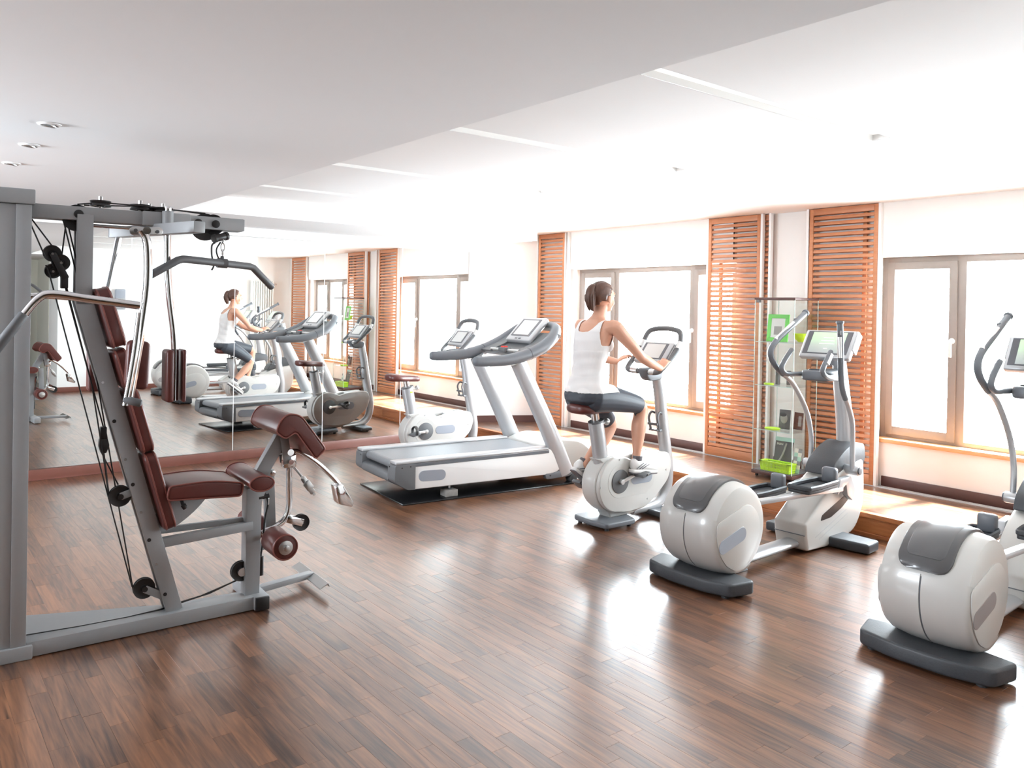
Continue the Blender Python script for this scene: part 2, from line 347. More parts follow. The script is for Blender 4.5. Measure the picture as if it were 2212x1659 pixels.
# back walls behind the camera side
struct('wall_back', B(box, 2.4, 6.9, -.35, .56, -.05, 2.7), M['wall'])
struct('baseboard_back', B(box, 2.386, 6.6, .545, .575, 0, .085, .003), M['redbase'])
struct('baseboard_back_end', B(box, 2.385, 2.401, -.35, .573, 0, .085, .003), M['redbase'])
bm = bmesh.new(); box(bm, -2.6, -1.6, -1.9, -1.7, -.05, 2.7); box(bm, 2.0, 2.6, -1.9, -1.7, -.05, 2.7); box(bm, -1.6, .4, -1.9, -1.7, -.05, 2.7); box(bm, .4, 2.0, -1.9, -1.7, -.05, 2.7)
box(bm, 2.39, 2.6, -1.9, -.35, -.05, 2.7)
struct('wall_recess', bm, M['olive'])
struct('baseboard_recess', B(box, -2.6, 2.4, -1.7, -1.685, 0, .085), M['redbase'])
bm = bmesh.new(); box(bm, -2.8, -2.6, -1.9, 3.9, -.05, 2.7); box(bm, -2.8, -2.6, 6.1, 8.3, -.05, 2.7); box(bm, -2.8, -2.6, 3.9, 6.1, -.05, 1.2); box(bm, -2.8, -2.6, 3.9, 6.1, 2.3, 2.7)  # the gap is an added opening, out of view, that lets in fill light
struct('wall_left', bm, M['wall'])
# ------------------------------------------------------------------ windows
def window(name, a, b, c1, c2, hy):
    """a..b outer Y (a greater); c1, c2 mullion centres; casement, fixed pane, casement"""
    r = D.objects.new(name, None); C.objects.link(r); r['kind'] = 'structure'; x = 6.70
    bm = bmesh.new(); F = .055
    box(bm, x, x+.07, b, a, ZW1-F, ZW1, .003); box(bm, x, x+.07, b, a, ZW0, ZW0+.04, .003)
    box(bm, x-.0008, x+.0708, a-F, a, ZW0-.0005, ZW1+.0005, .003); box(bm, x-.0008, x+.0708, b, b+F, ZW0-.0005, ZW1+.0005, .003)
    for c in (c1, c2): box(bm, x-.0006, x+.0706, c-.035, c+.035, ZW0+.001, ZW1-.001, .003)
    obj('window_frame', bm, M['winf'], r)
    for lo, hi in ((c1+.03, a-F+.005), (b+F-.005, c2-.03)):
        s = bmesh.new(); G = .06
        box(s, x-.015, x+.05, lo, hi, ZW1-F-G+.01, ZW1-F+.01, .004); box(s, x-.015, x+.05, lo, hi, ZW0+.03, ZW0+.04+G, .004)
        box(s, x-.0162, x+.0512, lo-.0007, lo+G, ZW0+.0292, ZW1-F+.0108, .004); box(s, x-.0162, x+.0512, hi-G, hi+.0007, ZW0+.0292, ZW1-F+.0108, .004)
        so_ = obj('casement_sash', s, M['winf'], r)
        obj('pane', B(box, x+.02, x+.026, lo+G-.005, hi-G+.005, ZW0+.09, ZW1-F-G+.015), M['glass'], so_)
    obj('pane', B(box, x+.03, x+.036, c2+.03, c1-.03, ZW0+.035, ZW1-F+.005), M['glass'], r)
    for yy in hy:
        s = bmesh.new(); cyl(s, (x-.016, yy, 1.40), (x-.05, yy, 1.40), .014, 14); cyl(s, (x-.014, yy, 1.40), (x-.022, yy, 1.40), .024, 18, bev=.003); bar(s, (x-.047, yy, 1.412), (x-.047, yy, 1.27), .022, .014, (0, 1, 0), .005)
        obj('window_handle', s, M['trimw'], r)
    return r
w1 = window('window_1', 7.14, 4.79, 6.51, 5.41, (5.395,)); w2 = window('window_2', 3.376, 1.60, 2.74, 2.20, (2.80,))
for i, (a, b) in enumerate(WIN):
    bm = bmesh.new(); box(bm, X0-.025, 6.76, b, a, ZW0-.032, ZW0+.002, .006); o = obj('window_sill', bm, M['sill'], (w1, w2)[i])
    bm = bmesh.new(); box(bm, X0-.061, X0-.04, b-.0, a, ZW1, ZC+.02, .001, 1); o = struct('trim_%d' % (8+i), bm, M['wall'])
# aluminium edge profiles beside the shutters
for i, yy in enumerate((7.205, 7.155, 5.075, 4.45, 4.36, 3.975, 3.315, 1.55, 7.73)):
    bm = bmesh.new(); box(bm, 6.505, 6.545, yy-.012, yy+.012, ZP, ZC, .002, 1); struct('trim_%d' % (10+i), bm, M['trimw'])
# ------------------------------------------------------------------ louvered shutters
def shutter(a, b, x, label, group='sliding wooden louver panels'):
    t = thing('louvered_shutter', label, 'shutter', (x, (a+b)/2, ZP+.007), 0, group); h = ZC-ZP-.012; wd = a-b; th = .022
    for s in (-1, 1): obj('stile', B(box, -th/2, th/2, s*wd/2-(.035 if s > 0 else 0), s*wd/2+(.035 if s < 0 else 0), 0, h, .002), M['louv'], t)
    obj('top_rail', B(box, -th/2, th/2, -wd/2+.035, wd/2-.035, h-.055, h, .002), M['louv'], t)
    obj('bottom_rail', B(box, -th/2, th/2, -wd/2+.035, wd/2-.035, 0, .085, .002), M['louv'], t)
    n = 45; p = (h-.085-.055)/n; first = None
    for k in range(n):
        if first is None:
            m = Matrix.Rotation(math.radians(14), 4, 'Y')
            first = o = obj('slat', B(box, -.004, .004, -wd/2+.036, wd/2-.036, -.0150, .0150, .003, 2, m), M['louv'], t)
        else: o = first.copy(); C.objects.link(o)
        o.location = (-.004, 0, .085+p*(k+.42)); o.name = 'slat'
    return t
shutter(7.70, 7.215, 6.515, 'louvered wooden panel between the white column and the left window')
shutter(5.062, 4.462, 6.515, 'tall louvered wooden panel left of the glass cabinet, front one')
shutter(4.97, 4.372, 6.57, 'narrow sliver of a rear wooden louver panel beside the white wall section')
shutter(3.952, 3.328, 6.515, 'tall louvered wooden panel right of the glass cabinet, behind the elliptical console')
shutter(3.992, 3.45, 6.57, 'thin brown edge of a rear louver panel, right of the white wall section')
shutter(1.54, .86, 6.515, 'louvered wooden panel beyond the right window, seen in the mirror')
# radiator seen in the mirror
t = thing('column_radiator', 'tall white column radiator on the back wall, seen in the mirror', 'radiator', (6.0, .62, .30), 0); first = None
for k in range(10):
    s = bmesh.new(); tube(s, [(0, -.03, 0), (0, -.03, 1.75)], .016, 10, dome=True); tube(s, [(0, .03, 0), (0, .03, 1.75)], .016, 10, dome=True); ball(s, (0, 0, 1.74), .022, (1, 2, 1), 10); ball(s, (0, 0, .01), .022, (1, 2, 1), 10)
    if first is None: first = o = obj('radiator_column', s, M['rad'], t)
    else: s.free(); o = first.copy(); C.objects.link(o)
    o.location = (-.23+.047*k, .02, 0); o.name = 'radiator_column'
obj('valve', B(cyl, (.24, .02, 1.7), (.28, .02, 1.7), .016, 12), M['steel'], t)
obj('bracket', B(box, -.2, .2, -.062, -.02, 1.2, 1.24), M['rad'], t)
t = thing('wall_dispenser', 'small grey dispenser box on the white back wall, seen in the mirror', 'dispenser', (3.38, .56, 1.455), 0)
obj('box', B(box, -.085, .085, 0, .09, 0, .36, .02, 3), M['plate'], t)
obj('lower_lid', B(box, -.08, .08, .088, .096, .01, .2, .006, 2), M['grey'], t)
# mirror panels
xs = [-1.09, -.11, .87, 1.85, 2.83, 3.81, 4.79, 5.74]
for i in range(7):
    o = obj('wall_mirror', B(box, xs[i]+.0035, xs[i+1]-.0035, YM, YM+.012, .098, 2.288), M['mirror'])
    tag(o, ['frameless mirror sheet hidden behind the weight tower, farthest left', 'frameless mirror sheet behind the weight tower', 'mirror sheet behind the backrest of the multi-gym, first from the left in view',
            'mirror sheet above the multi-gym seat, left of the first long seam in view', 'mirror sheet reflecting the cycling woman, between the two long seams', 'mirror sheet reflecting the empty exercise bike, second from the column',
            'last mirror sheet on the right, beside the white column'][i], 'mirror', 'frameless wall mirror sheets')
for i in range(1, 7):
    struct('trim_%d' % (40+i), B(box, xs[i]-.003, xs[i]+.003, YM-.002, YM+.014, .098, 2.288), M['trimw'])
bm = bmesh.new(); box(bm, -2.6, 5.75, YM-.006, YM+.021, 2.29, ZS+.01); struct('trim_30', bm, M['ceil'])
# ------------------------------------------------------------------ downlights
def downlight(x, y, z, r, label, big):
    t = thing('downlight', label, 'light', (x, y, z), 0, 'ceiling downlights')
    bm = bmesh.new(); lathe(bm, [(r*.72, -.004), (r*.78, -.009), (r, -.005), (r, -.0005)], (0, 0, 0), (0, 0, 1), 28); obj('trim_ring', bm, M['trimw'], t)
    bm = bmesh.new(); lathe(bm, [(.0, -.004), (r*.72, -.004)], (0, 0, 0), (0, 0, 1), 24)
    obj('lamp_recess', bm, M['dgrey'] if big else M['lens'], t)
    if big:
        bm = bmesh.new(); lathe(bm, [(r*.3, -.010), (r*.5, -.012), (r*.62, -.009), (r*.62, -.004)], (0, 0, 0), (.2, -.1, 1), 24); obj('lamp_holder', bm, M['steel'], t)
        bm = bmesh.new(); lathe(bm, [(.0, -.0098), (r*.48, -.0098)], (0, 0, 0), (.2, -.1, 1), 20); obj('lamp_lens', bm, M['lens'], t)
for i, (yy, lb) in enumerate(((4.05, 'nearest of the three downlights in the low ceiling at left, lamp tilted'), (4.66, 'middle of the three downlights in the low ceiling at left'), (5.36, 'farthest of the three downlights in the low ceiling, at the left edge'))):
    downlight(.575, yy, ZS, .048, lb, True)
for i, (x, yy) in enumerate(((6.25, 2.34), (6.23, 2.95), (6.14, 5.56), (6.08, 6.15), (6.07, 6.73))):
    downlight(x, yy, ZC, .03, ['small downlight above the right window, farther right', 'small downlight above the right window, beside the louver panel', 'small downlight above the middle of the left window',
        'small downlight above the left part of the left window', 'small downlight above the corner by the white column'][i], False)
# ------------------------------------------------------------------ elliptical trainers (x forward, y left)
def capsule(cx, cy, L, W, ang, n=10):
    a = math.radians(ang); u = (math.cos(a), math.sin(a)); h = L/2-W/2; out = []
    for s, st in ((1, -90), (-1, 90)):
        for k in range(n+1):
            t = math.radians(st+180*k/n); px = s*h+W/2*math.cos(t); py = W/2*math.sin(t); out.append((cx+px*u[0]-py*u[1], cy+px*u[1]+py*u[0]))
    return out
def arcpatch(bm, c, r0, r1, a0, a1, ya, yb, n=24, taper=0):
    """shell patch on a cylinder about the y axis, angles from +x towards +z"""
    g = []
    for i in range(n+1):
        t = i/n; a = math.radians(a0+(a1-a0)*t); k = 1-taper*(1-math.sqrt(max(0, 1-(max(0, (t-.86)/.14))**2))); row = []
        for y, r in ((ya*k, r0), (ya*k, r1-.004), (ya*k+.006, r1), (0, r1+.002), (yb*k-.006, r1), (yb*k, r1-.004), (yb*k, r0)):
            row.append(bm.verts.new((c[0]+r*math.cos(a), y, c[1]+r*math.sin(a))))
        g.append(row)
    for p, q in zip(g, g[1:]):
        for j in range(6): bm.faces.new((p[j], p[j+1], q[j+1], q[j]))
    bm.faces.new(g[0][::-1]); bm.faces.new(g[-1])
def elliptical(loc, deg, label, badge):
    t = thing('elliptical_trainer', label, 'exercise machine', loc, deg, 'white elliptical trainers'); cx, cz, R = .205, .338, .262
    # rear foot with four rubber feet
    bm = bmesh.new(); prism(bm, rpoly([(-.025, .295), (-.07, .12), (-.07, -.12), (-.025, -.295), (.15, -.335), (.19, -.1), (.19, .1), (.15, .335)], [.03, .05, .05, .03, .03, .04, .04, .03]), .012, .088, 'xy', .014, 3)
    fo = obj('rear_foot', bm, M['charc'], t)
    for x in (0, .13):
        for s in (-1, 1): obj('rubber_foot', B(cyl, (x, s*.24, 0), (x, s*.24, .014), .022, 14), M['rubber'], fo)
    # drum housing
    bm = bmesh.new(); lathe(bm, [(.0, -.2), (R-.045, -.2), (R-.018, -.192), (R-.006, -.172), (R+.006, -.1), (R+.010, 0), (R+.006, .1), (R-.006, .172), (R-.018, .192), (R-.045, .2), (0, .2)], (cx, 0, cz), (0, 1, 0), 96)
    bm2 = bm
    d = obj('drum_housing', bm2, M['shellw'], t, 40)
    # lower shell: slightly proud below the seam
    bm = bmesh.new(); arc = []
    n = 40
    for i in range(n+1):
        a = math.radians(160+(296-160)*i/n); row = []
        for y, r in ((-.202, R-.04), (-.196, R-.012), (-.176, R+.0), (-.1, R+.012), (-.004, R+.016), (-.002, R+.010), (.002, R+.010), (.004, R+.016), (.1, R+.012), (.176, R+0), (.196, R-.012), (.202, R-.04)):
            row.append(bm.verts.new((cx+r*math.cos(a), y, cz+r*math.sin(a))))
        arc.append(row)
    for p, q in zip(arc, arc[1:]):
        for j in range(11): bm.faces.new((p[j], p[j+1], q[j+1], q[j]))
    e0 = [bm.verts.new((cx+(R-.03)*math.cos(math.radians(160)), v.co.y, cz+(R-.03)*math.sin(math.radians(160)))) for v in arc[0]]
    for j in range(11): bm.faces.new((e0[j], e0[j+1], arc[0][j+1], arc[0][j]))
    obj('lower_shell', bm, M['shellw'], t, 50)
    obj('seam', B(arcpatch, (cx, cz), R+.006, R+.0125, 162, 262, -.0015, .0015, 30), M['mgrey'], d)
    for s in (-1, 1):
        pts = [(-.035, .405), (.12, .447), (.235, .478), (.30, .468), (.36, .42), (.392, .36), (.39, .28), (.34, .20), (.26, .12), (.15, .105), (.06, .15), (0, .22), (-.035, .31)]
        bm = bmesh.new(); prism(bm, rpoly(pts, .03, 4), min(s*.198, s*.206), max(s*.198, s*.206), 'xz', .003, 2); sp = obj('side_cover', bm, M['shellw'], t, 40)
        bm = bmesh.new(); prism(bm, capsule(.115, .29, .27, .082, 14), min(s*.205, s*.2085), max(s*.205, s*.2085), 'xz', .001, 1); obj('badge', bm, badge, sp)
    bm = bmesh.new(); arcpatch(bm, (cx, cz), R-.01, R+.019, 48, 157, -.118, .118, 60, .42); tp = obj('top_cover', bm, M['smoke'], t, 50)
    bm = bmesh.new(); arcpatch(bm, (cx, cz), R+.01, R+.0225, 60, 144, -.088, .088, 40, .2); obj('cover_inset', bm, M['smoke2'], tp, 50)
    # stretcher between drum and front body
    bm = bmesh.new(); tube(bm, [(.3, 0, .06), (1.2, 0, .06)], .062, 20, flat=.5, flatdir=(0, 0, 1)); obj('floor_tube', bm, M['silver'], t)
    bm = bmesh.new(); prism(bm, [(.40, .0), (.52, .0), (.47, .07), (.38, .09)], -.05, .05, 'xz', .004); obj('tube_bracket', bm, M['mgrey'], t)
    # front body
    prof = [(1.105, .02), (1.425, .004), (1.76, .055), (1.875, .22), (1.885, .36), (1.865, .56), (1.60, .52), (1.40, .44), (1.22, .30), (1.07, .205), (1.078, .13)]
    bm = bmesh.new(); prism(bm, rpoly(prof, [.02, .08, .10, .08, .1, .04, .08, .15, .1, .015, .01]), -.118, .118, 'xz', .02, 3); fb = obj('front_housing', bm, M['shellw'], t, 40)
    for s in (-1, 1):
        bm = bmesh.new(); prism(bm, rpoly([(1.265, .20), (1.40, .205), (1.55, .25), (1.68, .315), (1.645, .35), (1.49, .30), (1.34, .255), (1.28, .235)], .012), min(s*.117, s*.1195), max(s*.117, s*.1195), 'xz'); obj('track_slot', bm, M['black'], fb)
        for q in range(2):
            bm = bmesh.new(); bar(bm, (1.2+.05*q, s*.1185, .10-.02*q), (1.62+.02*q, s*.1185, .23-.03*q), .0015, .003, (0, 1, 0), 0); obj('groove', bm, M['silver'], fb)
    obj('belt_line', B(box, 1.071, 1.079, -.112, .112, .127, .131), M['mgrey'], fb)
    bm = bmesh.new(); prism(bm, rpoly([(1.43, .475), (1.47, .56), (1.62, .645), (1.76, .685), (1.90, .66), (1.915, .56), (1.88, .50), (1.62, .505)], [.02, .06, .06, .04, .04, .03, .02, .05]), -.105, .105, 'xz', .025, 3); obj('pivot_cover', bm, M['charc'], t, 45)
    # front foot
    bm = bmesh.new(); prism(bm, rpoly([(1.40, -.385), (1.575, -.375), (1.60, 0), (1.575, .375), (1.40, .385), (1.37, 0)], [.02, .02, .05, .02, .02, .05]), .008, .075, 'xy', .016, 3); ff = obj('front_foot', bm, M['charc'], t)
    for s in (-1, 1): obj('rubber_foot', B(cyl, (1.5, s*.33, 0), (1.5, s*.33, .01), .02, 12), M['rubber'], ff)
    # mast, tray, console
    bm = bmesh.new(); tube(bm, [(1.83, 0, .60), (1.79, 0, .85), (1.745, 0, 1.05), (1.70, 0, 1.27)], [.062, .056, .052, .045], 20, 5, flat=1.15, flatdir=(1, 0, 0)); obj('mast', bm, M['silver'], t)
    bm = bmesh.new(); lathe(bm, [(.045, .075), (.04, .02), (.0, .015)], (1.43, .03, 1.135), (0, 0, 1), 24)
    prism(bm, rpoly([(1.33, .10), (1.33, -.10), (1.47, -.115), (1.74, -.05), (1.74, .05), (1.47, .115)], [.07, .07, .05, .03, .03, .05]), 1.135, 1.205, 'xy', .016, 3); tr = obj('cup_tray', bm, M['mgrey'], t)
    bm = bmesh.new(); lathe(bm, [(0, 0), (.046, 0), (.05, .004), (.05, .0)], (1.43, .03, 1.2035), (0, 0, 1), 24); obj('cup_hole', bm, M['black'], tr)
    m = Matrix.Translation((1.55, 0, 1.375)) @ Matrix.Rotation(math.radians(34), 4, 'Y')
    bm = bmesh.new(); prism(bm, rpoly([(-.118, -.19), (.118, -.175), (.118, .175), (-.118, .19)], .022), -.03, .02, 'yz', .008, 3)   # x is thickness, (y,z) swapped below
    bm.free(); bm = bmesh.new(); box(bm, -.028, .020, -.185, .185, -.115, .115, .012, 3, m); co = obj('console', bm, M['silver'], t)
    bm = bmesh.new(); box(bm, -.0305, -.027, -.165, .165, -.088, .100, .001, 1, m); bz = obj('screen_bezel', bm, M['screenf'], co)
    bm = bmesh.new(); box(bm, -.032, -.0300, -.125, .125, -.080, .092, .0, 1, m); obj('screen', bm, M['display'], co)
    bm = bmesh.new()
    for k, (zz, w_) in enumerate(((.045, .075), (.02, .10), (-.005, .115), (-.045, .03))): box(bm, -.0328, -.0318, -w_/2, w_/2, zz-.004, zz+.004, 0, 1, m)
    obj('screen_text', bm, M['paper'], co)
    bm = bmesh.new(); bar(bm, (1.64, 0, 1.24), (1.59, 0, 1.36), .12, .05); obj('console_neck', bm, M['silver'], t)
    for s in (-1, 1):
        # side wings of the console
        bm = bmesh.new(); box(bm, -.020, .050, s*.183-.009, s*.183+.009, -.04, .117, .006, 2, m); obj('console_wing', bm, M['silver'], co)
        # fixed inner handle
        P = [(1.50, s*.06, 1.178), (1.36, s*.13, 1.172), (1.25, s*.15, 1.176), (1.19, s*.15, 1.215), (1.22, s*.15, 1.265), (1.305, s*.145, 1.345)]
        bm = bmesh.new(); tube(bm, P, .017, 12, 5, dome=True); h = obj('fixed_handle', bm, M['mgrey'], t)
        bm = bmesh.new(); tube(bm, [(1.228, s*.158, 1.262), (1.292, s*.153, 1.326)], .0165, 12); obj('pulse_sensor', bm, M['alu'], h)
        # moving arms: left one forward, right one back
        up_ = s > 0; y0 = s*.165
        P = [(1.625, y0, .51), (1.63, y0, .70), (1.575, y0+s*.01, .89), (1.41, y0+s*.02, 1.09), (1.285, y0+s*.03, 1.17)] if up_ else [(1.60, y0, .51), (1.592, y0, .70), (1.56, y0-.01, .85), (1.50, y0-.015, .955), (1.445, y0-.02, 1.02)]
        G = [(1.285, y0+s*.03, 1.17), (1.17, y0+s*.035, 1.25), (1.128, y0+s*.035, 1.325), (1.19, y0+s*.035, 1.40), (1.38, y0+s*.03, 1.505), (1.555, y0+s*.025, 1.60)] if up_ else [(1.445, y0-.02, 1.02), (1.40, y0-.02, 1.09), (1.375, y0-.02, 1.18), (1.365, y0-.02, 1.30), (1.36, y0-.018, 1.42), (1.355, y0-.015, 1.535)]
        bm = bmesh.new(); tube(bm, P, .0175, 14, 6); a = obj('swing_arm', bm, M['silver'], t)
        bm = bmesh.new(); tube(bm, G, .0205, 14, 6); cyl(bm, G[-1], Vector(G[-1])+(Vector(G[-1])-Vector(G[-2])).normalized()*.018, .026, 16, bev=.004); g = obj('hand_grip', bm, M['mgrey'], a)
        A, Bq = Vector(G[3]), Vector(G[5]); dd = (Bq-A)
        bm = bmesh.new(); off = Vector((-.006, s*.002, .004)) if up_ else Vector((-.007, 0, 0)); tube(bm, [A+off+dd*.02, A+off+dd*.62], .018, 12); obj('pulse_sensor', bm, M['alu'], g)
        bm = bmesh.new(); box(bm, A.x+dd.x*.74-.012-.014, A.x+dd.x*.74+.006-.014, A.y-.011, A.y+.011, A.z+dd.z*.74-.016, A.z+dd.z*.74+.016, .004); obj('resistance_button', bm, M['dgrey'], g)
        bm = bmesh.new(); cyl(bm, (1.62, s*.09, .51), (1.62, s*.205, .51), .034, 22, bev=.005); obj('pivot_hub', bm, M['silver'], t)
        bm = bmesh.new(); cyl(bm, (1.62, s*.205, .51), (1.62, s*.215, .51), .027, 20, bev=.004); obj('hub_cap', bm, M['mgrey'], t)
        # lower rod and pedal
        hi = s < 0; za, zb = (.455, .40) if hi else (.30, .335); px0 = .84 if hi else .72
        bm = bmesh.new(); bar(bm, (.44, s*.155, za), (1.46, s*.155, zb), .045, .032, (0, 1, 0), .008); obj('pedal_rod', bm, M['silver'], t)
        bm = bmesh.new(); prism(bm, rpoly([(1.38, zb-.03), (1.50, zb+.03), (1.52, zb-.05), (1.60, zb-.10), (1.63, zb-.02), (1.56, zb+.08), (1.42, zb+.07)], .015), s*.155-.02, s*.155+.02, 'xz', .005); obj('rod_bracket', bm, M['silver'], t)
        z0 = (zb+.045) if hi else (zb+.03); x0 = px0+.06
        out = rpoly([(x0, s*.155-.075), (x0, s*.155+.075), (x0+.12, s*.155+.085), (x0+.38, s*.155+.07), (x0+.40, s*.155-.07), (x0+.12, s*.155-.085)], .02, 3)
        bm = bmesh.new(); prism(bm, out, z0, z0+.022, 'xy', .004); pd = obj('pedal', bm, M['charc'], t)
        bm = bmesh.new(); rim = [Vector((p[0], p[1], z0+.035)) for p in out]; rim.append(rim[0]); tube(bm, rim, .0075, 6, flat=2.2, flatdir=(0, 0, 1)); obj('pedal_rim', bm, M['charc'], pd)
        bm = bmesh.new(); box(bm, x0+.36, x0+.415, s*.155-.06, s*.155+.04, z0+.02, z0+.125, .018, 3); obj('toe_stop', bm, M['mgrey'], pd)
    return t
elliptical((3.72, 2.98, 0), 2, 'white elliptical trainer in front of the glass cabinet, the whole machine in view', M['plate'])
elliptical((3.75, 1.66, 0), 2, 'white elliptical trainer nearest the camera, cut by the right edge of the picture', M['brownplate'])
# ------------------------------------------------------------------ upright exercise bikes
def bike(loc, deg, label, crank):
    t = thing('exercise_bike', label, 'exercise bike', loc, deg, 'white upright exercise bikes')
    bm = bmesh.new(); prism(bm, rpoly([(.10, .18), (.08, 0), (.10, -.18), (.40, -.185), (.46, 0), (.40, .185)], [.04, .06, .04, .03, .04, .03]), .02, .06, 'xy', .012, 3); f = obj('rear_foot', bm, M['mgrey'], t)
    for x in (.14, .37):
        for s in (-1, 1): obj('rubber_foot', B(cyl, (x, s*.14, 0), (x, s*.14, .022), .017, 12), M['rubber'], f)
    bm = bmesh.new(); prism(bm, rpoly([(.70, .235), (.70, -.235), (.85, -.25), (.89, 0), (.85, .25)], [.02, .02, .03, .04, .03]), .012, .055, 'xy', .012, 3); f = obj('front_foot', bm, M['mgrey'], t)
    for s in (-1, 1): obj('transport_wheel', B(cyl, (.80, s*.20-.012, .022), (.80, s*.20+.012, .022), .022, 16, bev=.004), M['rubber'], f)
    # central frame: rear hoop round the disc and the seat tube socket
    pts = []
    for k in range(15):
        a = math.radians(118+(262-118)*k/14); pts.append((.30+.215*math.cos(a), .305+.215*math.sin(a)))
    prof = [(.265, .52), (.135, .50)]+pts[1:-1]+[(.26, .055), (.50, .06), (.62, .10), (.55, .25), (.45, .48)]
    bm = bmesh.new(); prism(bm, prof, -.062, .062, 'xz', .014, 3); obj('frame_shell', bm, M['shellw'], t, 40)
    # side covers
    for s in (-1, 1):
        circ = [(.305+.205*math.cos(math.radians(a)), .305+.205*math.sin(math.radians(a))) for a in range(70, 275, 10)]
        prof = circ+[(.40, .085), (.60, .095), (.70, .15), (.86, .28), (.90, .40), (.865, .49), (.80, .505), (.56, .49), (.46, .465), (.41, .485)]
        lo, hi = sorted((s*.055, s*.095))
        bm = bmesh.new(); prism(bm, rpoly(prof, [.0]*len(circ)+[.03, .05, .05, .05, .05, .03, .02, .05, .03, .02], 4), lo, hi, 'xz', .010, 3); sc_ = obj('side_cover', bm, M['shellw'], t, 40)
        lo, hi = sorted((s*.094, s*.0965)); bm = bmesh.new()
        ring = [(.315+.125*math.cos(math.radians(a)), .33+.125*math.sin(math.radians(a))) for a in range(60, 271, 10)]+[(.60, .205), (.68, .26), (.70, .33), (.66, .38), (.42, .395)]
        prism(bm, ring, lo, hi, 'xz', .001, 1); obj('cover_recess', bm, M['shellw'], sc_, 40)
        bm = bmesh.new(); prism(bm, capsule(.55, .33, .235, .085, 0), *sorted((s*.0963, s*.0985)), 'xz', .001, 1); obj('badge', bm, M['plate'], sc_)
        bm = bmesh.new(); cyl(bm, (.315, s*.095, .328), (.315, s*.103, .328), .088, 40, bev=.003); obj('crank_disc', bm, M['dgrey'], t)
        for (x, z) in ((.305, .490), (.115, .305), (.62, .16), (.83, .36), (.50, .46)):
            bm = bmesh.new(); cyl(bm, (x, s*.094, z), (x, s*.0985, z), .006, 10); obj('screw', bm, M['steel'], sc_)
    # cranks and pedals
    a = math.radians(crank)
    for s in (-1, 1):
        k = 1 if s < 0 else -1; e = (.315+.165*k*math.cos(a), .328+.165*k*math.sin(a))
        bm = bmesh.new(); bar(bm, (.315, s*.118, .328), (e[0], s*.122, e[1]), .016, .026, (0, 1, 0), .004); cyl(bm, (.315, s*.10, .328), (.315, s*.128, .328), .020, 18, bev=.003); cr = obj('crank_arm', bm, M['alu'], t)
        m = Matrix.Translation((e[0], s*.175, e[1])) @ Matrix.Rotation(math.radians(-12 if s < 0 else 40), 4, 'Y')
        bm = bmesh.new(); box(bm, -.045, .045, -.045, .045, -.012, .012, .005, 2, m); cyl(bm, (e[0], s*.125, e[1]), (e[0], s*.22, e[1]), .008, 10); pdl = obj('pedal', bm, M['dgrey'], cr)
        bm = bmesh.new(); tube(bm, [m@Vector((.0, -.045, .0)), m@Vector((.01, -.045, .05)), m@Vector((.02, 0, .075)), m@Vector((.01, .045, .05)), m@Vector((0, .045, 0))], .007, 8, 4, flat=2.4, flatdir=(1, 0, 0)); obj('pedal_strap', bm, M['black'], pdl) if crank > 180 else bm.free()
    # seat tube, chrome post, knob, saddle
    bm = bmesh.new(); tube(bm, [(.215, 0, .44), (.145, 0, .775)], .052, 20, flat=1.18, flatdir=(1, 0, 0)); st = obj('seat_tube', bm, M['silver'], t)
    bm = bmesh.new(); tube(bm, [(.150, 0, .768), (.147, 0, .782)], .054, 20, flat=1.2, flatdir=(1, 0, 0)); obj('tube_collar', bm, M['dgrey'], st)
    if crank < 0 or crank > 180:
        bm = bmesh.new(); box(bm, .155, .185, -.0535, -.0515, .722, .736, .001, 1); obj('sticker', bm, M['lime'], st)
    bm = bmesh.new(); tube(bm, [(.150, 0, .76), (.128, 0, .865)], .031, 18); obj('seat_post', bm, M['chrome'], t)
    bm = bmesh.new(); cyl(bm, (.19, 0, .755), (.245, 0, .763), .009, 10); ball(bm, (.258, 0, .765), .026, (1, 1, 1), 14); obj('adjuster_knob', bm, M['alu'], t)
    bm = bmesh.new(); sec = []
    for x, w_, zc, hh in ((-.082, .03, .885, .012), (-.078, .065, .884, .028), (-.062, .095, .882, .036), (-.03, .115, .880, .039), (.02, .118, .877, .038), (.07, .098, .873, .036), (.12, .068, .869, .034), (.17, .044, .865, .032), (.22, .034, .861, .030), (.262, .030, .857, .027), (.280, .022, .854, .020), (.286, .010, .852, .008)):
        row = []
        for j in range(24):
            a = 2*PI*j/24; ca, sa = math.cos(a), math.sin(a); row.append(bm.verts.new((x, w_*math.copysign(abs(ca)**.7, ca), zc+hh*math.copysign(abs(sa)**.8, sa))))
        sec.append(row)
    for p, q in zip(sec, sec[1:]):
        for j in range(24): bm.faces.new((p[j], p[(j+1) % 24], q[(j+1) % 24], q[j]))
    bm.faces.new(sec[0]); bm.faces.new(sec[-1]); obj('saddle', bm, M['leather'], t, 60)
    # front mast curving down to the floor
    bm = bmesh.new(); tube(bm, [(.80, 0, 1.13), (.85, 0, .92), (.885, 0, .70), (.935, 0, .45), (.955, 0, .30), (.93, 0, .16), (.85, 0, .085), (.74, 0, .065), (.55, 0, .06)], [.042, .045, .047, .047, .046, .045, .042, .036, .03], 20, 6, flat=1.1, flatdir=(1, 0, 0)); ms = obj('front_mast', bm, M['silver'], t)
    bm = bmesh.new(); prism(bm, rpoly([(.58, .486), (.80, .502), (.86, .49), (.90, .40), (.86, .29), (.80, .25), (.72, .30), (.60, .40)], .02), -.05, .05, 'xz', .01); obj('front_housing', bm, M['silver'], t, 40)
